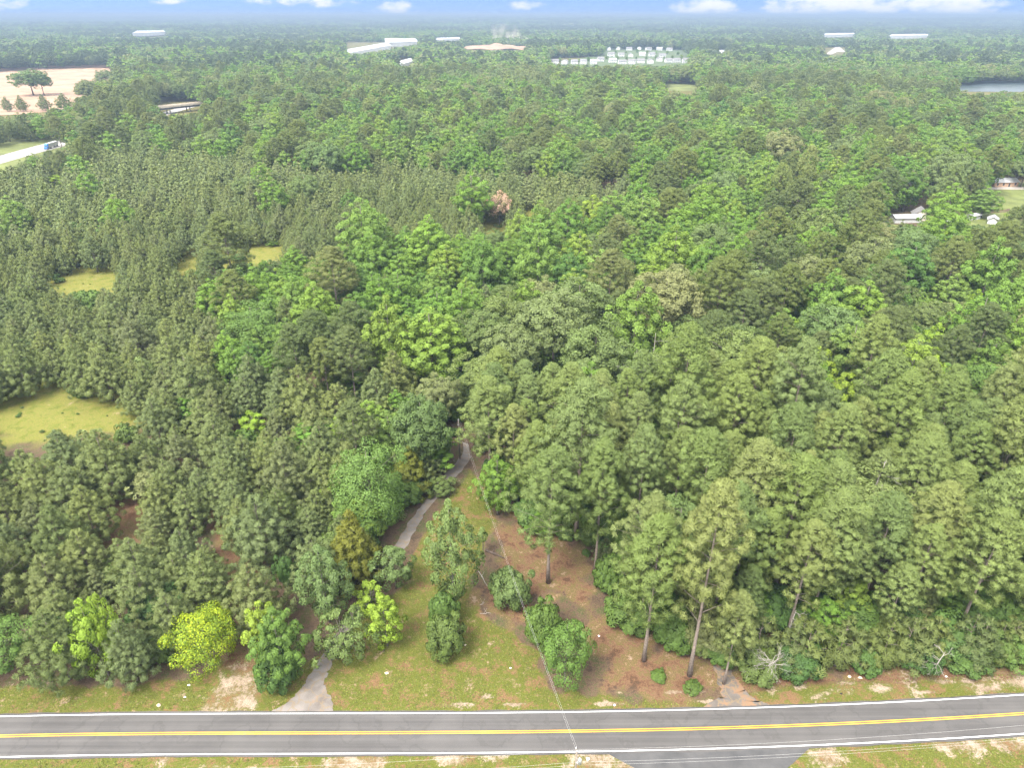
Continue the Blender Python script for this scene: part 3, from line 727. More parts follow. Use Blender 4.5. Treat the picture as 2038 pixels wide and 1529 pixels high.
# ------------------------------------------------------------------ species by place (canopy seen at photograph pixel)
SPEC = ['ppine', 'tpine', 'poplar', 'oak', 'bright', 'mpine']
REG = [  # polygon, shares of SPEC
 ([(990,900),(940,770),(1100,790),(1250,800),(1330,770),(1560,770),(1680,800),(2300,770),(2300,1400),(1400,1400),(1180,1150),(1060,1060)], (0,.95,.02,.03,0)),
 ([(-300,1400),(-300,650),(0,640),(440,700),(560,720),(760,740),(790,800),(660,880),(820,960),(800,1080),(640,1300),(300,1400)], (.97,0,.02,.01,0)),
 ([(-300,660),(-300,520),(60,560),(320,520),(420,520),(420,720),(0,660)], (.93,0,.05,.02,0)),
 ([(-300,570),(-300,330),(150,330),(250,280),(480,300),(640,330),(760,310),(1000,330),(1250,350),(1320,395),(1100,430),(900,470),(700,490),(560,500),(300,520),(60,570)], (.975,0,.015,.01,0)),
 ([(760,740),(700,690),(720,610),(860,610),(880,700),(860,760)], (.15,0,.75,.1,0)),
 ([(900,760),(900,650),(1020,610),(1120,590),(1300,550),(1480,660),(1480,790),(1250,800),(1100,790),(940,790)], (0,0,.22,.72,0,.06)),
 ([(640,800),(780,730),(900,760),(930,900),(820,900)], (.1,0,.3,.6,0)),
 ([(560,500),(700,480),(900,470),(1100,430),(1320,395),(1400,330),(1560,330),(1520,440),(1420,560),(1300,560),(1120,600),(1020,620),(900,660),(720,620),(560,720),(430,720),(430,560)], (.05,0,.82,.08,.01,.04)),
 ([(1300,560),(1420,560),(1520,440),(1560,330),(2300,330),(2300,790),(1680,800),(1560,780),(1480,790)], (0,.03,.42,.25,.03,.27)),
 ([(480,300),(640,330),(760,310),(1000,330),(1250,350),(1400,330),(2400,330),(2400,196),(1400,186),(900,180),(500,205)], (0,0,.50,.30,0,.20)),
 ([(-300,330),(-300,230),(200,215),(480,200),(480,300),(250,280),(150,330)], (.25,0,.22,.13,0,.40))]
def shares(x, y):
    u, v = P(x, y, np.full(np.shape(x), 13.0))
    w = np.zeros((len(u), 6)); done = np.zeros(len(u), bool)
    for poly, s in REG:
        q = inpoly(u, v, poly) & ~done; w[q, :len(s)] = s; done |= q
    r = ~done
    pn = vnoise(x, y, 130, 21) * .6 + vnoise(x, y, 420, 22) * .5
    on = vnoise(x, y, 90, 23); d = np.hypot(x, y)
    pine = np.clip((pn - .56) * 3.4 + np.clip((d - 1100) / 2200, 0, .34), .07, .85)
    oak = (1 - pine) * np.clip(on * 1.2 - .15, .1, .8)
    w[r, 5] = pine[r]; w[r, 3] = oak[r]; w[r, 2] = (1 - pine - oak)[r]
    return w
HR = {'ppine': (12.8, 3.5, 2.6), 'tpine': (25.5, 4.0, 2.95), 'mpine': (23, 4.8, 4.0), 'poplar': (21, 5.4, 4.35), 'oak': (18.5, 7.0, 5.7), 'bright': (13, 3.3, 2.6), 'dark': (14, 5, 4)}

# ------------------------------------------------------------------ trees that can be told apart
ACC = []          # accepted trees: x, y, packing radius
def box_tree(u0, u1, vt, vb, sp_, label, var=None, hk=1.0, foot=None):
    uc = (u0 + u1) / 2
    Y = G(uc, vb)[1]
    low = sp_ in ('shrub', 'greyshrub', 'yellow', 'bright', 'willow', 'cedar', 'dark')
    for _ in range(3):
        y_ = (764.5 - vt) / FPX
        dz = (-sp + y_ * cp) / (cp + y_ * sp)
        h = (CAM_H + Y * dz)
        depth = Y * cp + (CAM_H - h * .5) * sp
        w = (u1 - u0) / FPX * depth
        if low: Y = G(uc, vb)[1] + .30 * w
    if low: h = h - .16 * w
    h *= hk
    x = (uc - 1019) / FPX * depth
    if foot is not None:
        x = G(foot, vb)[0]
    ACC.append((x, Y, min(w * .42, 3.6)))
    o = plant(sp_, x, Y, max(h, 1.2), w * (.80 if sp_ == 'tpine' else .92), label, None, var)
    return o
MAN = [
 # along the road, left of the driveway
 (-75,62,1228,1365,'dark','dark green broadleaf tree at the left edge beside the road',1),
 (46,176,1212,1352,'ppine','pale grey-green pine at the roadside, left of the twin lime saplings'),
 (205,298,1232,1360,'ppine','pine at the roadside, right of and below the twin lime saplings'),
 (140,228,1182,1366,'bright','lime green sapling, left one of the pair before the roadside pines',0),
 (190,240,1164,1352,'bright','lime green sapling, right and taller one of the roadside pair',1),
 (327,474,1205,1352,'yellow','vivid yellow-green rounded tree beside the road'),
 (487,566,1188,1330,'bright','lime topped young tree right of the vivid yellow-green tree',0),
 (502,610,1215,1362,'poplar','mid green bushy tree in front of the lime topped young tree'),
 (508,592,1288,1388,'shrub','dark green bush at the roadside left of the driveway apron',0),
 (592,692,1068,1262,'willow','pale feathery tree left of the driveway below the olive cedar',0),
 (545,590,1105,1180,'shrub','green bush at the edge of the planted pines left of the pale feathery tree',2),
 (622,736,1198,1342,'willow','pale green tree overhanging the lower driveway',2),
 (650,752,1003,1175,'cedar','olive cedar at the pine edge left of the driveway',0),
 (652,818,862,1092,'dark','large round green tree left of the driveway bend',0),
 (780,852,882,992,'cedar','olive cedar behind the large round green tree',1),
 (774,905,790,945,'oak','grey-green oak left of where the driveway enters the wood'),
 (706,770,1152,1240,'bright','light green young tree right of the driveway, upper one of two',1),
 (728,802,1178,1305,'bright','bright green young tree right of the driveway, lower one of two',0),
 (742,824,1072,1190,'willow','small grey-green tree beside the driveway below the big round tree',1),
 # the clearing
 (846,950,985,1236,'willow','tall pale tree standing alone in the middle of the clearing',0,1.05),
 (852,912,1180,1262,'shrub','small bush at the foot of the tall pale clearing tree',1),
 (846,926,1222,1322,'shrub','leafy green bush in the grass below the tall pale clearing tree',2),
 (970,1060,1130,1222,'greyshrub','rounded grey-green shrub alone on the brown straw'),
 (1040,1122,1198,1298,'shrub','light green upper bush of the large roadside clump',2),
 (1072,1182,1222,1388,'dark','large leafy roadside bush clump under the power lines',1),
 (1294,1328,1336,1360,'shrub','small bright shrub on the straw below the front pine',1,.6),
 (1360,1398,1352,1384,'shrub','small bright shrub on the straw near the broken driveway',0,.55),
 (842,904,945,992,'willow','feathery light green tree right of the olive cedar at the driveway bend',1),
 (950,1030,905,1025,'poplar','mid green young tree right of the driveway under the wires'),
 (1180,1240,1105,1185,'shrub','green bush at the foot of the tall bare trunk in the straw',0),
 # pines with bare trunks at the clearing
 (1008,1152,895,1160,'tpine','big pine with a thick bare foot standing on the brown straw',2,1,1091),
 (1150,1248,878,1140,'tpine','slender pine with a long bare trunk behind the straw clearing',4,1,1184),
 (1196,1345,1032,1316,'tpine','foremost tall pine with a pale trunk on the straw near the road',0,1,1281),
 (1318,1470,960,1345,'tpine','big leafy pine right of the foremost pale trunked pine',5,1,1372),
 (930,1040,752,962,'tpine','tall pine right of the driveway where it enters the wood',1,1,975),
 (1235,1330,850,1090,'tpine','tall pine with a dark trunk behind the foremost pine',3,1,1262),
 (1420,1500,1180,1362,'tpine','small thin pine leaning over the broken driveway',4,1,1440),
 # shrubs along the right roadside edge
 (1470,1560,1290,1368,'shrub','dark leafy bush below the bleached dead branches',0),
 (1545,1640,1280,1362,'shrub','dense green bush right of the bleached dead branches',2),
 (1690,1760,1290,1348,'shrub','bright low bush in the gap of the right roadside pines',1),
 (1780,1870,1270,1348,'shrub','dark green bush at the roadside pines towards the right edge',0),
 (1880,1965,1290,1350,'shrub','pale low bush at the roadside near the right edge',2),
 (1985,2080,1260,1345,'dark','glossy green bush at the right edge beside the road',1),
 # conspicuous crowns farther back
 (966,1022,386,446,'pink','salmon pink blossoming tree among the far planted pines'),
 (1148,1210,377,470,'bright','rounded light green tree standing above the far planted pines',0),
 (430,576,582,722,'dark','large round green tree inside the left pine wood',0),
 (1640,1706,726,842,'bright','yellow-green crown among the trees right of centre',1),
 (1828,1888,634,740,'bright','yellow-green pointed crown towards the right edge',0),
 (1576,1612,622,690,'bright','small yellow-green tip among the trees right of centre',1),
 (1905,2010,702,850,'dark','large dark green round tree near the right edge',1),
 (1853,1932,545,640,'poplar','smooth domed green tree below the sheds at right'),
 (788,928,612,770,'poplar','broad light green tree cluster crown behind the oaks at centre',0),
 (476,530,810,880,'bright','light green young tree among the left planted pines',1),
 (700,770,795,890,'poplar','bright green pointed tree left of the grey-green oaks'),
 (90,130,340,372,'bright','light green young tree at the far left plantation edge',1),
 (20,98,137,190,'oak','lone leafy tree on the bare clay site, left half'),
 (58,104,140,190,'oak','lone leafy tree on the bare clay site, right half'),
 (188,232,138,172,'oak','leafy tree at the right end of the bare clay site'),
 (150,196,158,205,'oak','darker tree at the lower right corner of the bare clay site'),
 (2,22,190,222,'ppine','small dark pine below the bare clay site, leftmost of four'),
 (30,52,188,222,'ppine','small dark pine below the bare clay site, second of four'),
 (74,98,186,220,'ppine','small dark pine below the bare clay site, third of four'),
 (110,140,184,218,'ppine','small dark pine below the bare clay site, rightmost of four'),
 (1930,1992,372,432,'poplar','broad green tree in the yard left of the house lawn'),
 (2005,2075,318,372,'oak','rounded tree on the lawn at the right edge'),
]
for t_ in MAN:
    box_tree(*t_[:6], var=t_[6] if len(t_) > 6 else None, hk=t_[7] if len(t_) > 7 else 1.0, foot=t_[8] if len(t_) > 8 else None)

for t_ in MAN:
    if t_[3] < 900:
        u0, u1, vt, vb = t_[:4]; du = (u1 - u0) * .12; yb = G((u0 + u1) / 2, vb)
        OPEN.append(([(u0 + du, vt + 2), (u1 - du, vt + 2), (u1 - du, vt + (vb - vt) * .62), (u0 + du, vt + (vb - vt) * .62)], math.hypot(yb[0], yb[1]) - 1.5))
def young_pines():
    r = random.Random(21); n = 0
    words = ['leftmost', 'second', 'third', 'fourth', 'fifth', 'sixth', 'seventh', 'eighth', 'ninth', 'tenth', 'eleventh', 'twelfth', 'thirteenth', 'fourteenth', 'fifteenth', 'sixteenth', 'seventeenth', 'eighteenth', 'nineteenth', 'rightmost']
    for i in range(20):
        u = 1475 + i * 31 + r.uniform(-9, 9); v = 1330 - max(0, (u - 1600) * .02) - r.uniform(0, 22)
        x, y, _ = G(u, v); h = r.uniform(5.5, 11)
        plant('ypine', x, y, h, h * r.uniform(.5, .62), 'low young pine under the roadside pines, ' + (words[i] + ' from the broken driveway' if 0 < i < 19 else words[i]))
young_pines()
def fill():
    rng = np.random.default_rng(12)
    s = 2.3
    gx, gy = np.meshgrid(np.arange(-640, 640, s), np.arange(56, 760, s))
    x = (gx + rng.uniform(-.5, .5, gx.shape) * s).ravel(); y = (gy + rng.uniform(-.5, .5, gx.shape) * s).ravel()
    depth = y * cp + 80 * sp
    k = np.abs(x) < depth * .80 + 22; x, y = x[k], y[k]
    for p_ in NOTREE: k = ~inpoly(x, y, p_); x, y = x[k], y[k]
    for p_ in DRIVES: k = ~(inpoly(x, y, p_) | (polydist(x, y, p_) < 1.5)); x, y = x[k], y[k]
    k = y > road_n(x) + 5.5; x, y = x[k], y[k]
    w = shares(x, y); cum = np.cumsum(w, 1); pick = np.minimum((rng.random((len(x), 1)) > cum).sum(1), 5)
    size = np.clip(rng.normal(1, .20, len(x)), .5, 1.5)
    hh = np.array([HR[s_][0] for s_ in SPEC])[pick] * size; RR = np.array([HR[s_][1] for s_ in SPEC])[pick] * size
    pk = np.array([HR[s_][2] for s_ in SPEC])[pick] * size
    u_, v_ = P(x, y, np.full(len(x), 8.0)); big = (pick == 0) & (u_ < 900) & (y < 215)
    RR = np.where(big, RR * 1.22, RR); pk = np.where(big, pk * 1.26, pk); hh = np.where(big, hh * 1.06, hh)
    mid_ = (pick >= 2) & (pick != 4) & (y > 170); RR = np.where(mid_, RR * 1.16, RR); pk = np.where(mid_, pk * 1.14, pk)
    bad = blocked(x, y, hh, RR)
    x, y, hh, RR, pk, pick = (a[~bad] for a in (x, y, hh, RR, pk, pick))
    order = rng.permutation(len(x)); cell = 6.0; grid = {}
    def put(a, b, r): grid.setdefault((int(a // cell), int(b // cell)), []).append((a, b, r))
    for a, b, r in ACC: put(a, b, r)
    out = []
    for i in order:
        a, b, r = x[i], y[i], pk[i]; ca, cb = int(a // cell), int(b // cell); ok = True
        for da in (-2, -1, 0, 1, 2):
            for db in (-2, -1, 0, 1, 2):
                for (p_, q_, r_) in grid.get((ca + da, cb + db), ()):
                    if (p_ - a) ** 2 + (q_ - b) ** 2 < (r + r_) ** 2 * .92: ok = False; break
                if not ok: break
            if not ok: break
        if ok: put(a, b, r); out.append((a, b, hh[i], RR[i], SPEC[pick[i]]))
    return out
NEAR = fill()

def where(u, v):
    ud = ('near the left edge' if u < 300 else 'left of the driveway line' if u < 760 else 'around the centre' if u < 1250 else 'right of centre' if u < 1650 else 'near the right edge')
    vd = ('by the road' if v > 1150 else 'in the near wood' if v > 900 else 'in the middle wood' if v > 650 else 'in the wood beyond the meadows' if v > 430 else 'in the far wood')
    if v < 620:
        ud = 'below the ' + next(n for lim, n in ((225, 'bare clay site'), (450, 'highway overpass'), (680, 'hazy pale roof'), (860, 'white warehouses'), (1080, 'dust cloud'), (1205, 'left estate houses'), (1290, 'middle estate houses'), (1400, 'right estate houses'), (1550, 'narrow white building'), (1720, 'far road bend'), (1880, 'thin white strips'), (9999, 'lake')) if u < lim)
    elif u > 1650: ud = 'near the right edge' if u > 1850 else 'right of the dead trunk'
    elif 300 <= u < 760: ud = 'left of the driveway line' if u > 530 else 'below the grass strip'
    return ud, vd
ADJ = {'ppine': 'grey-green planted pine', 'tpine': 'tall yellow-green pine', 'mpine': 'tall grey-green pine', 'poplar': 'bright green broadleaf tree', 'oak': 'domed grey-green oak', 'bright': 'lime green young tree'}
REST = []
LM = []           # landmarks for the labels
for u_, v_, n_ in [(-5,1365,'dark roadside tree at the left edge'),(190,1320,'twin lime saplings'),(400,1352,'vivid yellow-green tree'),(555,1362,'lime topped roadside tree'),(640,1262,'pale feathery tree'),
    (700,1175,'lower olive cedar'),(735,1092,'large round driveway tree'),(815,992,'upper olive cedar'),(840,945,'grey-green driveway oak'),(980,962,'tall pine at the driveway end'),(1090,1160,'big pine with a bare foot'),
    (1184,1140,'slender bare-trunked pine'),(1281,1316,'foremost pale-trunked pine'),(1372,1345,'big leafy front pine'),(1440,1362,'thin pine over the broken driveway'),(1500,1345,'bleached dead branches'),(1850,1345,'grey bare roadside branches'),
    (2030,1345,'glossy bush at the right edge'),(1690,1090,'tall broken dead trunk'),(994,446,'pink blossoming tree'),(1180,470,'rounded light green tree'),(503,722,'large round tree in the pines'),(1672,842,'yellow-green crown right of centre'),
    (1858,740,'yellow-green pointed crown'),(1957,850,'large dark round tree'),(1892,640,'smooth domed tree'),(858,770,'broad light green crown'),(503,880,'light green tree in the pines'),(735,890,'bright green pointed tree'),
    (1829,436,'grey gabled shed'),(1974,444,'small white shed'),(1992,369,'low brick house'),(240,1030,'upper brown gap'),(455,1100,'long brown gap'),(150,840,'left edge meadow'),(150,575,'far left meadow'),(520,510,'grass strip in the pines'),(1250,860,'bare grey dead top'),(1290,800,'bare dead crown')]:
    q_ = G(u_, v_); LM.append((q_[0], q_[1], n_))
for sp_ in SPEC:
    L_ = [t for t in NEAR if t[4] == sp_]
    def app(t):
        u, v = P(t[0], t[1], t[2] * .8)
        return (t[2] / math.hypot(t[0], t[1])) if (-40 < u < 2078 and v < 1560) else -1
    L_.sort(key=app, reverse=True)
    nman = sum(1 for m_ in MAN if m_[4] == sp_)
    for i, t in enumerate(L_):
        if i < 292 - nman and app(t) > 0:
            u, v = P(t[0], t[1], t[2] * .85); a, b = where(float(u), float(v))
            lab = f'{ADJ[sp_]} {b}, {a}' if float(v) >= 620 else f'{ADJ[sp_]} {b} {a}'; grp = lab
            best = min(LM, key=lambda q: (q[0] - t[0]) ** 2 + (q[1] - t[1]) ** 2); dx, dy = t[0] - best[0], t[1] - best[1]
            if math.hypot(dx, dy) < 22:
                side = ('right of' if dx > 0 else 'left of') if abs(dx) > abs(dy) else ('behind' if dy > 0 else 'in front of')
                near_ = 'close ' if math.hypot(dx, dy) < 9 else '' if math.hypot(dx, dy) < 15 else 'some way '
                lab = f'{ADJ[sp_]} {near_}{side} the {best[2]}'; grp = lab
            plant(sp_, t[0], t[1], t[2], t[3] * 2, lab, grp)
        else: REST.append(t)

# bleached dead trees
def dead_tree(u, v, h, label, spread=1.0, seed=1, tilt=(0, 0)):
    rng = random.Random(seed); x, y, _ = G(u, v); o = empty('dead_tree', (x, y, 0)); mb = MB(); br = MB()
    top = Vector((tilt[0], tilt[1], h))
    mb.tube([(0, 0, 0), top * .5 + Vector((.1, .1, 0)), top], [.16, .11, .03], 7)
    def grow(p, d, l, r, lv):
        q = p + d * l; m_ = p + d * l * .5 + Vector([rng.uniform(-.06, .06) * l for _ in range(3)])
        br.tube([p, m_, q], [r, r * .75, r * .45], 4, False)
        if lv > 0:
            for _ in range(rng.choice((2, 3, 3))):
                d2 = (d + Vector([rng.uniform(-.6, .6) for _ in range(3)])).normalized()
                grow(p + d * l * rng.uniform(.45, 1), d2, l * rng.uniform(.5, .75), r * .55, lv - 1)
    for i in range(int(11 * spread)):
        t = rng.uniform(.35, .98); a = rng.uniform(0, 6.28)
        grow(top * t, Vector((math.cos(a), math.sin(a), rng.uniform(-.05, .6))).normalized(), h * .26 * spread * (1.25 - t * .7), .042, 3)
    mb.obj('trunk', M['deadwood'], o, True); br.obj('branches', M['deadwood'], o, True)
    tag(o, label, 'dead tree'); return o
dead_tree(1500, 1345, 6.5, 'bleached dead branches spreading over bushes by the right roadside', 1.5, 3, (1.6, -2.5))
dead_tree(1555, 1290, 9, 'thin grey dead sapling behind the bleached branches', .8, 4, (.4, -.6))
dead_tree(1690, 1090, 21, 'tall broken dead trunk among the right hand pines', .6, 6, (1.2, -1))
dead_tree(1250, 860, 19, 'bare grey dead top poking out of the pines at centre', .9, 7)
dead_tree(1290, 800, 20, 'bare dead crown right of the grey-green oaks', .9, 8)
dead_tree(1850, 1345, 7, 'grey bare branches in the roadside pines towards the right edge', 1.0, 9, (-.5, -1.5))

# ------------------------------------------------------------------ the rest of the wood: one mass, instanced
LODT = []         # list of meshes
LODI = {}
def lod_mesh(sp_, habit, h, R, seed, mat, lod, bark):
    if sp_ == 'mpine' and lod > 1: mat = M['fpine']
    me, C = crown_mesh('lod', habit, h, R, seed, mat, lod)
    LODT.append(me); return len(LODT) - 1
for sp_, hab, dims in (('ppine','ppine',[(13,3.2),(12,2.9),(13,3.0)]), ('tpine','tpine',[(26,4.2),(25,4.0),(27,4.4)]), ('mpine','tpine',[(23,4.8),(22,4.5),(24,5)]), ('poplar','poplar',[(20,4.3),(19,4.0),(21,4.5)]),
                       ('oak','oak',[(17.5,5.4),(16.5,5.0),(18,5.8)]), ('bright','poplar',[(13,3.4)])):
    for lod in (1, 2, 3):
        LODI[sp_, lod] = [(lod_mesh(sp_, hab, h, R, 400 + lod * 50 + i * 7 + hash_(sp_), M[sp_], lod, None), h, R) for i, (h, R) in enumerate(dims)]
    LODI[sp_, 0] = []
    for (h, R, cm, tm) in T[sp_]:
        LODT.append(cm); LODT.append(tm); LODI[sp_, 0].append((len(LODT) - 2, h, R))
for sp_ in ('shrub',):
    LODI[sp_, 0] = []
    for (h, R, cm, tm) in T[sp_]: LODT.append(cm); LODI[sp_, 0].append((len(LODT) - 1, h, R))
    LODI[sp_, 1] = [(lod_mesh(sp_, 'shrub', 4, 2.8, 77, M['shrub'], 1, None), 4, 2.8)]
TCOL = bpy.data.collections.new('tree_library')
for i, me in enumerate(LODT):
    o = bpy.data.objects.new('tree_form_%03d' % i, me); TCOL.objects.link(o)
def mass(name, label, rows):
    """rows: (x, y, z, rot, sx, sz, idx)"""
    r = np.array(rows, float)
    me = bpy.data.meshes.new(name); me.vertices.add(len(r)); me.vertices.foreach_set('co', r[:, :3].astype(np.float32).ravel())
    a = me.attributes.new('rot', 'FLOAT_VECTOR', 'POINT'); v = np.zeros((len(r), 3), np.float32); v[:, 2] = r[:, 3]; a.data.foreach_set('vector', v.ravel())
    a = me.attributes.new('siz', 'FLOAT_VECTOR', 'POINT'); a.data.foreach_set('vector', r[:, [4, 4, 5]].astype(np.float32).ravel())
    a = me.attributes.new('pick', 'INT', 'POINT'); a.data.foreach_set('value', r[:, 6].astype(np.int32))
    o = bpy.data.objects.new(name, me); COL.objects.link(o)
    ng = bpy.data.node_groups.new(name, 'GeometryNodeTree')
    ng.interface.new_socket('Geometry', in_out='INPUT', socket_type='NodeSocketGeometry'); ng.interface.new_socket('Geometry', in_out='OUTPUT', socket_type='NodeSocketGeometry')
    N, L = ng.nodes, ng.links
    gi, go = N.new('NodeGroupInput'), N.new('NodeGroupOutput')
    ci = N.new('GeometryNodeCollectionInfo'); ci.inputs['Collection'].default_value = TCOL; ci.inputs['Separate Children'].default_value = True; ci.inputs['Reset Children'].default_value = True
    ip = N.new('GeometryNodeInstanceOnPoints'); ip.inputs['Pick Instance'].default_value = True
    def na(nm, ty):
        n = N.new('GeometryNodeInputNamedAttribute'); n.data_type = ty; n.inputs['Name'].default_value = nm; return n.outputs['Attribute']
    e = N.new('FunctionNodeEulerToRotation'); L.new(na('rot', 'FLOAT_VECTOR'), e.inputs[0])
    L.new(gi.outputs[0], ip.inputs['Points']); L.new(ci.outputs[0], ip.inputs['Instance']); L.new(na('pick', 'INT'), ip.inputs['Instance Index'])
    L.new(e.outputs[0], ip.inputs['Rotation']); L.new(na('siz', 'FLOAT_VECTOR'), ip.inputs['Scale'])
    L.new(ip.outputs[0], go.inputs[0])
    md = o.modifiers.new('grow', 'NODES'); md.node_group = ng
    tag(o, label, None, None, 'stuff'); return o
def rows_for(trees, lod_of):
    rr_ = random.Random(9); out = []
    for (x, y, h, R, sp_) in trees:
        lod = lod_of(math.hypot(x, y)); idx, th, tR = rr_.choice(LODI[sp_, lod]); rot = rr_.random() * 6.283
        z = float(terrain(x, y))
        out.append((x, y, z, rot, R / tR, h / th, idx))
        if lod == 0 and sp_ != 'shrub': out.append((x, y, z, rot, R / tR, h / th, idx + 1))
    return out
lod_near = lambda d: 0 if d < 340 else 1
mass('planted_pine_wood', 'grey-green planted pines packed together beyond the nearer ones', rows_for([t for t in REST if t[4] == 'ppine'], lod_near))
FARR = []
def far_band(y0, y1, s, lod, kx, kz, seed):
    rng = np.random.default_rng(seed); hw = y1 * .95
    gx, gy = np.meshgrid(np.arange(-hw, hw, s), np.arange(y0 * .6, y1, s))
    x = (gx + rng.uniform(-.5, .5, gx.shape) * s).ravel(); y = (gy + rng.uniform(-.5, .5, gx.shape) * s).ravel()
    k = (y >= y0) & (np.abs(x) < y * .90 + 60); x, y = x[k], y[k]
    w = shares(x, y); cum = np.cumsum(w, 1); pick = np.minimum((rng.random((len(x), 1)) > cum).sum(1), 5)
    size = np.clip(rng.normal(1, .2, len(x)), .5, 1.6)
    hh = np.array((14, 22, 20, 18, 14, 21))[pick] * size * kz
    RR = np.array((3.6, 4.9, 5.4, 6.2, 4, 4.9))[pick] * (size * .5 + .5) * kx
    bad = blocked(x, y, hh, RR); x, y, hh, RR, pick = (a[~bad] for a in (x, y, hh, RR, pick))
    z = terrain(x, y); rot = rng.random(len(x)) * 6.283; j = rng.integers(0, 3, len(x))
    for i in range(len(x)):
        l_ = LODI[SPEC[pick[i]], lod]; idx, th, tR = l_[j[i] % len(l_)]
        FARR.append((x[i], y[i], z[i] - (0 if lod < 3 else 2), rot[i], RR[i] / tR, hh[i] / th, idx))
far_band(752, 1150, 9.3, 1, 1.28, 1.05, 31)
far_band(1150, 2300, 12.0, 2, 1.5, 1.05, 32)
far_band(2300, 5200, 20, 3, 2.3, 1.05, 33)
far_band(5200, 15000, 52, 3, 6.0, 1.25, 34)
mass('mixed_forest', 'mixed broadleaf and pine forest stretching to the horizon', rows_for([t for t in REST if t[4] != 'ppine'], lod_near) + FARR)
def undergrowth():
    rng = np.random.default_rng(77); s = 3.1
    gx, gy = np.meshgrid(np.arange(-260, 260, s), np.arange(58, 330, s))
    x = (gx + rng.uniform(-.5, .5, gx.shape) * s).ravel(); y = (gy + rng.uniform(-.5, .5, gx.shape) * s).ravel()
    k = np.abs(x) < (y * cp + 80 * sp) * .80 + 15; x, y = x[k], y[k]
    for p_ in NOTREE[:1] + GAPS: k = ~inpoly(x, y, p_); x, y = x[k], y[k]
    k = (y > road_n(x) + 6.5); x, y = x[k], y[k]
    inm = np.zeros(len(x), bool)
    for p_ in MEAD: inm |= inpoly(x, y, p_)
    u, v = P(x, y, np.zeros(len(x)))
    left = (u < 640) & (v > 600)
    keep = rng.random(len(x)) < np.where(inm, .13, np.where(left, .10, .78))
    x, y, inm = x[keep], y[keep], inm[keep]
    h = rng.uniform(1.0, 1.0, len(x)) + rng.random(len(x)) ** 1.7 * 6; R = h * rng.uniform(.5, .8, len(x))
    h = np.where(inm, .25 + rng.random(len(x)) ** 4 * 2.2, h); R = np.where(inm, h * rng.uniform(.7, 1.3, len(x)), R)
    bad = blocked(x, y, h, R) & ~inm; x, y, h, R = (a[~bad] for a in (x, y, h, R))
    u, v = P(x, y, h)
    kinds = rng.random(len(x)); sp_l = []
    for i in range(len(x)):
        k_ = kinds[i]
        sp_l.append('shrub' if k_ < .5 or h[i] < 2 else 'poplar' if k_ < .72 else 'ppine' if k_ < .88 else 'oak')
    return rows_for([(x[i], y[i], h[i] * (1.4 if sp_l[i] != 'shrub' else 1), R[i] * (.75 if sp_l[i] == 'ppine' else 1), sp_l[i]) for i in range(len(x))], lambda d: 0 if d < 130 else 1)
mass('undergrowth', 'low leafy undergrowth on the floor of the wood', undergrowth())

def grass_blades():
    rng = np.random.default_rng(4); n = 420000
    x = rng.uniform(-90, 90, n); y = rng.uniform(45, 140, n)
    k = (inpoly(x, y, LAWN) | (y < road_s(x) - .7)) & ~((y > road_s(x) - .6) & (y < road_n(x) + .7)); x, y = x[k], y[k]
    for p_ in DRIVES: k = ~inpoly(x, y, p_); x, y = x[k], y[k]
    k = ~inpoly(x, y, STRAW) | (rng.random(len(x)) < .2 * (vnoise(x, y, 4, 44) > .45)); x, y = x[k], y[k]
    for p_ in SANDS + [GRAVEL]: k = ~inpoly(x, y, p_) | (rng.random(len(x)) < .12); x, y = x[k], y[k]
    dn = vnoise(x, y, 2.5, 41) * .6 + vnoise(x, y, 9, 42) * .5
    k = rng.random(len(x)) < np.clip(dn * 2 - .45, .05, 1); x, y = x[k], y[k]
    n = len(x); a = rng.random(n) * 6.283; s = rng.uniform(.08, .24, n); hgt = rng.uniform(.04, .24, n); z = .16 * (vnoise(x, y, 3.1, 1) - .5)
    sd = np.maximum(road_s(x) - y, y - road_n(x)); z = (z + .35 * (vnoise(x, y, 11, 2) - .5)) * np.clip((sd - 1.2) / 5, 0, 1) - .01
    c, s_ = np.cos(a), np.sin(a)
    v = np.stack([np.stack([x - c * s * .5, y - s_ * s * .5, z], 1), np.stack([x + c * s * .5, y + s_ * s * .5, z], 1),
                  np.stack([x - s_ * s * .8, y + c * s * .8, z + hgt], 1)], 1).reshape(-1, 3)
    nr = np.repeat(unit(np.stack([s_ * .2, -c * .2, np.ones(n)], 1)), 3, 0)
    lf = np.repeat(rng.random(n), 3)
    me = leaf_mesh('grass', [(v, np.arange(n * 3).reshape(-1, 3), nr, lf)], GRASSM)
    o = bpy.data.objects.new('grass', me); COL.objects.link(o); tag(o, 'short yellow-green grass tufts on the verges and clearing', None, None, 'stuff')
GRASSM = foliage('grass_tufts', [(.100,.115,.020), (.100,.115,.020)], .5, .2)
grass_blades()

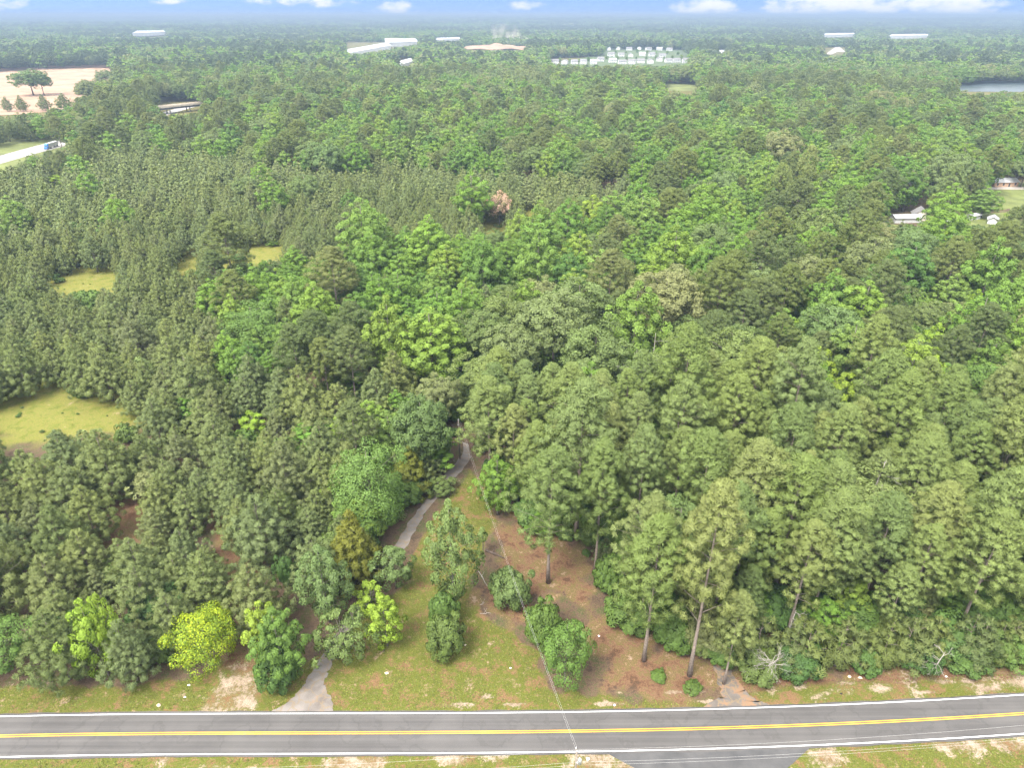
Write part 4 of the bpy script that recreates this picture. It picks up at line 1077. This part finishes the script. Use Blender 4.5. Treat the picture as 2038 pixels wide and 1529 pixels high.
# ------------------------------------------------------------------ power line
M['wood'] = simple('weathered_pole_wood', (.17,.145,.12), .9, .25, 4); M['wire'] = simple('aluminium_wire', (.42,.41,.40), .6)
M['steel'] = simple('galvanised_steel', (.35,.36,.37), .5, metal=.5); M['ceramic'] = simple('white_ceramic', (.75,.75,.75), .3)
def pole(x, y, h, label, transformer):
    o = empty('utility_pole', (x, y, 0)); 
    MB().tube([(0,0,0),(0,0,h*.5),(0,0,h)], [.17,.145,.11], 10).obj('shaft', M['wood'], o, True)
    MB().box(-.06,.06,-1.1,1.1,h-.95,h-.80).obj('crossarm', M['wood'], o)
    for yy in (-.95, .95): MB().tube([(0,yy,h-.8),(0,yy,h-.70),(0,yy,h-.60)], [.05,.08,.04], 8).obj('insulator', M['ceramic'], o, True)
    MB().tube([(0,0,h),(0,0,h+.12),(0,0,h+.22)], [.05,.08,.04], 8).obj('insulator', M['ceramic'], o, True)
    if transformer:
        t = MB().tube([(.42,0,h-2.4),(.42,0,h-2.35),(.42,0,h-1.55),(.42,0,h-1.5)], [.2,.26,.26,.2], 12).obj('transformer', M['steel'], o, True)
        MB().tube([(.42,.1,h-1.5),(.42,.1,h-1.3)], [.05,.03], 6).obj('bushing', M['ceramic'], t, True)
    tag(o, label, 'utility pole'); return o
p1 = G(1148, 1497, 11.0); p2 = G(912, 836, 10.5)
pole(p1[0], p1[1], 11.0, 'wooden utility pole at the bottom edge beside the road', True)
pole(p2[0], p2[1], 10.5, 'utility pole at the wood edge where the driveway disappears', False)
def wire(a, b, sag, label, r=.008):
    pts = []; a, b = Vector(a), Vector(b)
    for i in range(25):
        t = i / 24; q = a.lerp(b, t); q.z -= 4 * sag * t * (1 - t); pts.append(q)
    tag(MB().tube(pts, r, 5).obj('power_line', M['wire'], None, True), label, 'power line')
wire((p1[0] - .1, p1[1] + .1, 11.2), (p2[0] - .1, p2[1], 10.7), 1.3, 'left one of two wires crossing the road to the wood')
wire((p1[0] + .1, p1[1] + .95, 10.4), (p2[0] + .5, p2[1], 9.9), 1.5, 'right one of two wires crossing the road to the wood')
lp = (p1[0] - 62, p1[1] - 2.8); rp = (p1[0] + 60, p1[1] + 3.6)
for (dz, dy, nm) in ((11.2, .1, 'upper'), (10.4, -.95, 'middle'), (8.3, 0, 'lower')):
    wire((p1[0], p1[1] + dy, dz), (lp[0], lp[1] + dy, dz), .9, nm + ' roadside wire running left from the bottom edge pole')
    wire((p1[0], p1[1] + dy, dz), (rp[0], rp[1] + dy, dz), .9, nm + ' roadside wire running right from the bottom edge pole')

# ------------------------------------------------------------------ small things in the clearing
def log(u0, v0, u1, v1, r, mat, label, cat, name, z=.0):
    a, b = Vector(G(u0, v0)), Vector(G(u1, v1)); a.z = b.z = r + z
    m1 = a.lerp(b, .4) + Vector((.15, -.1, .04)); m2 = a.lerp(b, .75) + Vector((-.1, .12, .03)); mb = MB().tube([a, m1, m2, b], [r, r * .85, r * .7, r * .4], 7)
    for t, s_ in ((.35, 1), (.6, -1)):
        q = a.lerp(b, t); mb.tube([q, q + Vector((.35 * s_, .5, .25)), q + Vector((.5 * s_, .9, .3))], [r * .45, r * .3, .02], 5)
    tag(mb.obj(name, mat, None, True), label, cat)
M['darkwood'] = simple('rotten_wood', (.075,.055,.045), .95, .4, 3)
log(966, 1097, 1004, 1114, .26, M['darkwood'], 'dark rotten log lying on the straw under the wires', 'log', 'fallen_log')
log(952, 1138, 970, 1168, .07, M['deadwood'], 'pale stick lying beside the rounded grey-green shrub', 'branch', 'fallen_branch')
log(955, 1222, 978, 1222, .05, M['deadwood'], 'thin pale stick on the straw below the grey-green shrub', 'branch', 'fallen_branch')
log(955, 1205, 966, 1200, .05, M['deadwood'], 'short bent stick left of the grey-green shrub', 'branch', 'fallen_branch')
log(865, 1090, 900, 1096, .04, M['deadwood'], 'pale branch in the grass right of the driveway', 'branch', 'fallen_branch')
def slim_tree():
    x, y, _ = G(961, 1104); o = empty('sapling', (x, y, 0))
    MB().tube([(0,0,0),(.1,0,2.5),(.05,.1,5.2)], [.13,.09,.03], 7).obj('trunk', M['bark'], o, True)
    rng = np.random.default_rng(8); C = np.array([(0,0,5.2),(.4,.2,4.6),(-.4,.1,4.5),(.1,-.4,4.1),(0,.3,5.7),(-.3,-.2,5.0)])
    me = leaf_mesh('crown', [leaves(rng, C, np.full(6, .62), unit(C - np.array([0,0,4.4])), 150, .28)], M['willow'])
    c = bpy.data.objects.new('crown', me); COL.objects.link(c); c.parent = o
    tag(o, 'slim bare-stemmed sapling with a small crown in the clearing', 'tree')
slim_tree()
M['litter'] = simple('white_paper', (.75,.75,.76), .6); M['blacklit'] = simple('black_rubber', (.02,.02,.02), .6); M['stone'] = simple('pale_stone', (.50,.42,.32), .9, .2, 3)
def scrap(u, v, s, mat, label, name, cat, seed):
    s *= .62; r = random.Random(seed); x, y, _ = G(u, v); n = 9; vs = [(0, 0, s * .45)]; fs = []
    for ring, (rad, z) in enumerate(((.55, .38), (1.0, .02))):
        for k in range(n):
            a = 6.283 * k / n; q = s * .5 * rad * r.uniform(.7, 1.25); vs.append((q * math.cos(a) * 1.3, q * math.sin(a), s * z * r.uniform(.6, 1.2) + .03))
    for k in range(n):
        fs.append((0, 1 + k, 1 + (k + 1) % n)); fs.append((1 + k, 1 + n + k, 1 + n + (k + 1) % n, 1 + (k + 1) % n))
    tag(mesh_obj(name, vs, fs, mat, None, False, (x, y, .02)), label, cat)
for i, (u, v, s, mt, lab, nm, ct) in enumerate([
 (376,1365,.55,'litter','white scrap below the vivid yellow-green tree','litter','litter'), (368,1389,.5,'litter','white scrap on the verge left of the gravel patch','litter','litter'),
 (316,1405,.9,'stone','pale flat stone on the left verge','stone','stone'), (770,1341,.8,'stone','pale stone in the grass right of the driveway','stone','stone'),
 (1192,1267,.5,'litter','white scrap on the straw left of the front pine','litter','litter'), (1223,1405,.5,'litter','white scrap on the bare clay by the road','litter','litter'),
 (1016,1331,.4,'litter','small white scrap in the pale grass left of the bush clump','litter','litter'), (926,1285,.5,'stone','tan stone beside the leafy green bush','stone','stone'),
 (1674,1382,.55,'blacklit','black rubber scrap on the right verge','rubber_scrap','litter'), (1883,1348,.5,'litter','white scrap under the right hand roadside pines','litter','litter'),
 (1170,1512,.7,'litter','white scrap beside the foot of the near utility pole','litter','litter'), (1690,1348,.8,'stone','pale clod at the edge of the right roadside pines','stone','stone'),
 (1712,1350,.9,'stone','tan rock at the edge of the right roadside pines','stone','stone')]):
    scrap(u, v, s, M[mt], lab, nm, ct, i)

M['estate'] = simple('estate_grass', (.060,.085,.030), .95, .35, .05)
sheet('estate_lawn', [(1085,132),(1200,106),(1205,90),(1345,90),(1380,112),(1375,132)], .4, M['estate'], 'grass around the far white estate houses')
# ------------------------------------------------------------------ far buildings, bridge, vehicles
M['wallw'] = simple('white_siding', (.50,.50,.50), .7); M['roofg'] = simple('grey_shingle', (.16,.155,.155), .85, .15, .5); M['roofl'] = simple('pale_metal_roof', (.36,.365,.375), .5)
M['brick'] = simple('tan_brick', (.42,.28,.19), .9, .15, 2); M['glass'] = simple('dark_glass', (.05,.06,.07), .15, spec=.6); M['wallt'] = simple('tan_siding', (.62,.55,.46), .8)
M['blue'] = simple('blue_truck_paint', (.03,.16,.55), .35, spec=.5); M['tyre'] = simple('tyre_rubber', (.02,.02,.02), .8); M['girder'] = simple('dark_girder', (.05,.05,.055), .7)
M['parapet'] = simple('bridge_concrete', (.48,.42,.34), .85, .1, .3); M['garage'] = simple('garage_door', (.55,.55,.56), .6)
def house(x, y, rz, w, d, hw, hr, wall, roof, label, group=None, name='house', cat='house', windows=True, z=0):
    o = empty(name, (x, y, z), rz)
    mb = MB().box(-w/2, w/2, -d/2, d/2, 0, hw)
    mb.add([(-w/2,-d/2,hw),(-w/2,d/2,hw),(-w/2,0,hw+hr)], [(0,2,1)]); mb.add([(w/2,-d/2,hw),(w/2,d/2,hw),(w/2,0,hw+hr)], [(0,1,2)])
    mb.obj('wall', wall, o)
    e = .5; t = .18
    rf = MB()
    for s_ in (-1, 1):
        q = [(-w/2-e, s_*(d/2+e), hw-hr*e/(d/2)+.03), (w/2+e, s_*(d/2+e), hw-hr*e/(d/2)+.03), (w/2+e, 0, hw+hr+.03), (-w/2-e, 0, hw+hr+.03)]
        q2 = [(a, b_, c + t) for a, b_, c in q]
        rf.add(q + q2, [(0,1,2,3),(4,7,6,5),(0,4,5,1),(1,5,6,2),(2,6,7,3),(3,7,4,0)])
    rf.obj('roof', roof, o)
    if windows:
        nw = max(2, int(w / 3.2)); lv = 2 if hw > 4.5 else 1
        for l_ in range(lv):
            for k in range(nw):
                cx = -w/2 + w * (k + .5) / nw; zz = .9 + l_ * 2.8
                if l_ == 0 and k == nw - 1 and hw > 4.5:
                    MB().box(cx-1.2, cx+1.2, -d/2-.06, -d/2+.1, .05, 2.3).obj('garage_door', M['garage'], o)
                elif l_ == 0 and k == nw // 2: MB().box(cx-.5, cx+.5, -d/2-.05, -d/2+.1, .05, 2.1).obj('door', M['glass'], o)
                else: MB().box(cx-.55, cx+.55, -d/2-.05, -d/2+.1, zz, zz+1.4).obj('window', M['glass'], o)
    tag(o, label, cat, group); return o
hr_ = random.Random(44)
rows_ = [('front row left of the gap', [(1104,126),(1124,127),(1143,127),(1161,127),(1181,127),(1195,122)]), ('front row right of the gap', [(1219,124),(1238,127),(1257,127),(1275,125),(1294,126),(1312,122),(1330,124),(1346,124),(1364,125)]),
         ('middle row of the estate', [(1216,112),(1236,112),(1255,113),(1278,111),(1297,112),(1318,114)]), ('back row of the estate', [(1212,100),(1230,99),(1252,100),(1272,99),(1290,100),(1312,100),(1332,101)])]
for rn, L_ in rows_:
    for i, (u, v) in enumerate(L_):
        x, y, _ = G(u, v); n = ('leftmost', 'second from left', 'third from left', 'fourth from left', 'fifth from left', 'sixth from left', 'seventh from left', 'eighth from left', 'rightmost')[i if i < len(L_) - 1 else 8]
        house(x, y, hr_.uniform(-.25, .25) + (math.pi / 2 if hr_.random() < .3 else 0), hr_.uniform(13, 17), hr_.uniform(10, 12), hr_.uniform(5.8, 6.8), hr_.uniform(2.6, 3.4), M['wallw'], M['roofg'] if hr_.random() < .55 else M['roofl'],
              f'far white gabled house, {n} in the {rn}', 'white estate houses in the distance')
for u, v in [(1114,124),(1134,123),(1152,124),(1171,123),(1207,118),(1228,119),(1247,119),(1266,118),(1286,118),(1305,117),(1322,117),(1338,116),(1356,118),(1225,106),(1246,106),(1268,105),(1288,106),(1306,107),(1328,108),(1349,110)]:
    x, y, _ = G(u, v); h_ = hr_.uniform(7, 12)
    plant('poplar', x, y, h_, h_ * .75, 'small green tree standing between the far white estate houses', 'trees between the estate houses')
def warehouse(px, h, label, base=0):
    c = [G(u, v, h + base) for u, v in px]; x0 = sum(q[0] for q in c) / 4; y0 = sum(q[1] for q in c) / 4
    z0 = float(terrain(x0, y0)); o = empty('warehouse', (x0, y0, z0)); r = [(q[0] - x0, q[1] - y0) for q in c]
    v = [(a, b_, -1) for a, b_ in r] + [(a, b_, h) for a, b_ in r]
    mesh_obj('wall', v, [(0,1,5,4),(1,2,6,5),(2,3,7,6),(3,0,4,7)], M['wallw'], o)
    rt = [(a * 1.004, b_ * 1.004) for a, b_ in r]
    mesh_obj('roof', [(a, b_, h - .1) for a, b_ in rt] + [(a, b_, h + .5) for a, b_ in rt], [(4,5,6,7),(0,1,5,4),(1,2,6,5),(2,3,7,6),(3,0,4,7)], M['roofl'], o)
    a, b_ = np.array(r[0]), np.array(r[1]); nrm = np.array([(b_ - a)[1], -(b_ - a)[0]]); nrm = nrm / np.linalg.norm(nrm) * .15; n = 8
    for k in range(n):
        p_, q_ = a + (b_ - a) * (k + .3) / n + nrm, a + (b_ - a) * (k + .65) / n + nrm
        mesh_obj('loading_door', [(*p_, .2), (*q_, .2), (*q_, h * .5), (*p_, h * .5)], [(0,1,2,3)], M['garage'], o)
    tag(o, label, 'warehouse')
warehouse([(768,85),(832,83),(826,75),(765,75)], 12, 'big white warehouse roof far away left of centre')
warehouse([(690,106),(778,90),(771,84),(692,98)], 11, 'long white warehouse set at an angle far away left of centre')
warehouse([(795,129),(822,121),(818,115),(795,121)], 6, 'small white building in the trees below the long warehouse')
warehouse([(868,79.5),(915,77),(914,74),(870,75.5)], 10, 'thin white warehouse strip right of the big white roof')
warehouse([(1640,71.5),(1700,69.5),(1700,67),(1642,68)], 10, 'thin white building strip far right, left one of two')
warehouse([(1770,73.5),(1846,71.5),(1846,68.5),(1775,69.5)], 10, 'thin white building strip far right, right one of two')
warehouse([(264,70),(330,67),(324,61),(276,62.5)], 12, 'hazy pale industrial roof far away at upper left')
warehouse([(1429,106),(1442,105),(1442,89),(1431,89)], 7, 'narrow white building beyond the estate houses')
def near_house(u, v, w, d, hw, hr, wall, roof, label, rz=0, name='house', cat='house', win=True):
    x, y, _ = G(u, v); return house(x, y, rz, w, d, hw, hr, wall, roof, label, None, name, cat, win)
near_house(1992, 369, 15, 8, 2.8, 1.6, M['brick'], M['roofl'], 'low tan brick house with a pale roof at the right edge', .1)
near_house(1829, 436, 7.5, 7, 2.8, 2.8, M['wallt'], M['roofg'], 'grey gable roofed shed behind the right hand trees', 1.2, 'shed', 'shed', False)
near_house(1800, 441, 13, 6, 2.5, 1.0, M['wallw'], M['roofl'], 'long pale roofed outbuilding beside the grey gabled shed', .05, 'outbuilding', 'outbuilding', False)
near_house(1936, 436, 6, 3, 2.2, .6, M['wallw'], M['roofl'], 'white trailer shed under the trees at right', .4, 'shed', 'shed', False)
near_house(1974, 444, 5.5, 4, 2.3, 1.2, M['wallw'], M['roofl'], 'small white shed nearest the right edge', 1.0, 'shed', 'shed', False)
def wheel(o, x, y, r, w):
    t = MB().tube([(x, y - w/2, r), (x, y + w/2, r)], r, 12).obj('wheel', M['tyre'], o, True)
    MB().tube([(x, y - w/2 - .01, r), (x, y + w/2 + .01, r)], r * .55, 8).obj('rim', M['steel'], t, True)
def car(u, v, rz, label, mat):
    x, y, _ = G(u, v); o = empty('parked_car', (x, y, .05), rz)
    pr = [(-2.2,.35),(-2.2,.85),(-1.9,.95),(-1.3,1.0),(-.7,1.45),(.8,1.48),(1.5,1.0),(2.1,.85),(2.2,.4)]; n = len(pr)
    mesh_obj('body', [(a, -.85, b_) for a, b_ in pr] + [(a, .85, b_) for a, b_ in pr], [tuple(range(n))[::-1], tuple(range(n, 2*n))] + [(k, (k+1)%n, n+(k+1)%n, n+k) for k in range(n)], mat, o)
    for s_ in (-1, 1): mesh_obj('side_window', [(-1.1, s_*.86, 1.05), (1.2, s_*.86, 1.05), (.75, s_*.86, 1.38), (-.65, s_*.86, 1.38)], [(0,1,2,3)], M['glass'], o)
    for a in (-1.4, 1.4):
        for s_ in (-.78, .78): wheel(o, a, s_, .33, .2)
    tag(o, label, 'car')
car(1888, 444, .5, 'pale parked car between the sheds at right', M['roofl'])
def truck():
    a, b_ = Vector(G(95, 297)), Vector(G(126, 287)); d = (b_ - a).normalized(); ang = math.atan2(d.y, d.x)
    o = empty('semi_truck', (*a.xy, .17), ang + math.pi)
    # local +x is forward (towards the lower left of the view)
    pr = [(2.6,.5),(2.6,1.5),(1.5,1.7),(1.2,2.7),(.9,3.6),(-.6,3.9),(-.6,.5)]; n = len(pr)
    mesh_obj('cab', [(p_, -1.2, q_) for p_, q_ in pr] + [(p_, 1.2, q_) for p_, q_ in pr], [tuple(range(n)), tuple(range(n, 2*n))[::-1]] + [(k, n+k, n+(k+1)%n, (k+1)%n) for k in range(n)], M['blue'], o)
    mesh_obj('windscreen', [(1.52,-1.0,1.78),(1.52,1.0,1.78),(1.24,1.0,2.62),(1.24,-1.0,2.62)], [(0,1,2,3)], M['glass'], o)
    MB().box(-14.2, -.9, -1.28, 1.28, 1.15, 3.9).obj('trailer', M['wallw'], o)
    MB().box(-13.8, 1.8, -.5, .5, .75, 1.1).obj('chassis', M['girder'], o)
    for xx in (1.7, -2.2, -3.4, -11.6, -12.8):
        for s_ in (-1.02, 1.02): wheel(o, xx, s_, .5, .35)
    tag(o, 'blue cabbed semi truck with white trailer on the far left highway', 'truck')
truck()
def bridge():
    a, b_ = Vector(G(306, 214, 7.5)), Vector(G(410, 203.5, 7.5)); d = (b_ - a); Ln = d.length; ang = math.atan2(d.y, d.x)
    o = empty('highway_bridge', (a.x, a.y, 0), ang)
    MB().box(0, Ln, 0, 11, 6.2, 6.6).obj('deck', M['parapet'], o)
    MB().box(0, Ln, -.1, .25, 6.62, 8.0).obj('parapet', M['parapet'], o); MB().box(0, Ln, 10.75, 11.1, 6.62, 8.0).obj('parapet', M['parapet'], o)
    for yy in (.5, 3.8, 7.1, 10.2): MB().box(0, Ln, yy, yy + .35, 4.5, 6.18).obj('girder', M['girder'], o)
    for t in (.3, .68):
        for yy in (2, 8.5): MB().tube([(Ln*t, yy, 0), (Ln*t, yy, 4.48)], .55, 10).obj('pier', M['concrete'], o, True)
    tag(o, 'concrete overpass with a dark girder side above the far left highway', 'bridge')
bridge()
def dirt_bank():
    rng = np.random.default_rng(5); a, b_ = G(918, 99), G(1052, 97); nx, ny = 40, 14; v, f = [], []
    for j in range(ny):
        for i in range(nx):
            x = a[0] + (b_[0] - a[0]) * i / (nx - 1); y = a[1] + 260 * j / (ny - 1)
            e = math.sin(math.pi * i / (nx - 1)) ** .45 * math.sin(math.pi * min(1, .05 + j / (ny - 1))) ** .6
            v.append((x, y, e * (1 + 13 * float(vnoise(x, y, 50, 51)) ** 2 + 3 * float(vnoise(x, y, 18, 52))) - .5 + float(terrain(x, y))))
    for j in range(ny - 1):
        for i in range(nx - 1): f.append((j*nx+i, j*nx+i+1, (j+1)*nx+i+1, (j+1)*nx+i))
    tag(mesh_obj('dirt_bank', v, f, M['clay'], None, True), 'pale raw earth bank below the dust cloud', None, None, 'structure')
dirt_bank()
sheet('far_road', [(1642,108),(1662,94),(1672,94),(1684,104),(1668,103),(1655,108)], .5, M['gravel'], 'pale road bend among the far right woods')

# ------------------------------------------------------------------ air
def dust():
    x, y, _ = G(1015, 88); o = None; vs, fs = [], []; mb = MB(); n = 18
    prof = [(0, 60), (8, 75), (18, 60), (30, 48), (45, 52), (58, 46), (66, 20)]
    for k, (z, r) in enumerate(prof):
        for i in range(n):
            a = 6.283 * i / n; q = r * (1 + .18 * math.sin(a * 3 + k)) ; vs.append((q * math.cos(a) - k * 4, q * .6 * math.sin(a), z + 2))
    for k in range(len(prof) - 1):
        for i in range(n): fs.append((k*n+i, k*n+(i+1)%n, (k+1)*n+(i+1)%n, (k+1)*n+i))
    fs.append(tuple(range(n))[::-1]); fs.append(tuple((len(prof)-1)*n+i for i in range(n)))
    m = bpy.data.materials.new('dust'); m.use_nodes = True; nt = m.node_tree; nt.nodes.clear()
    ou = nt.nodes.new('ShaderNodeOutputMaterial'); pv = nt.nodes.new('ShaderNodeVolumePrincipled')
    pv.inputs['Color'].default_value = (.86, .76, .64, 1); 
    tc = nt.nodes.new('ShaderNodeTexCoord'); no = nt.nodes.new('ShaderNodeTexNoise'); no.inputs['Scale'].default_value = .03; no.inputs['Detail'].default_value = 4
    nt.links.new(tc.outputs['Object'], no.inputs['Vector']); sx = nt.nodes.new('ShaderNodeSeparateXYZ'); nt.links.new(tc.outputs['Object'], sx.inputs[0])
    fz = nt.nodes.new('ShaderNodeMapRange'); fz.inputs['From Min'].default_value = 4; fz.inputs['From Max'].default_value = 66; fz.inputs['To Min'].default_value = 1; fz.inputs['To Max'].default_value = 0; nt.links.new(sx.outputs[2], fz.inputs['Value'])
    fn = nt.nodes.new('ShaderNodeMapRange'); fn.inputs['From Min'].default_value = .42; fn.inputs['From Max'].default_value = .68; fn.inputs['To Min'].default_value = 0; fn.inputs['To Max'].default_value = .045; nt.links.new(no.outputs[0], fn.inputs['Value'])
    ml = nt.nodes.new('ShaderNodeMath'); ml.operation = 'MULTIPLY'; nt.links.new(fz.outputs[0], ml.inputs[0]); nt.links.new(fn.outputs[0], ml.inputs[1]); nt.links.new(ml.outputs[0], pv.inputs['Density'])
    nt.links.new(pv.outputs[0], ou.inputs['Volume'])
    tag(mesh_obj('dust_cloud', vs, fs, m, None, True, (x, y + 60, float(terrain(x, y)))), 'pale dust cloud rising from the raw earth bank', None, None, 'stuff')
dust()
def haze():
    m = bpy.data.materials.new('haze'); m.use_nodes = True; nt = m.node_tree; nt.nodes.clear()
    ou = nt.nodes.new('ShaderNodeOutputMaterial'); pv = nt.nodes.new('ShaderNodeVolumePrincipled')
    pv.inputs['Color'].default_value = HAZE_COL; pv.inputs['Density'].default_value = HAZE_DENS; pv.inputs['Anisotropy'].default_value = 0
    nt.links.new(pv.outputs[0], ou.inputs['Volume'])
    o = MB().box(-46000, 46000, -1500, 64000, -2.0, 112).obj('haze', m); tag(o, 'pale blue haze in the air over the distant forest', None, None, 'stuff')
HAZE_COL, HAZE_DENS = (.215, .285, .39, 1), 2.3e-4
haze()
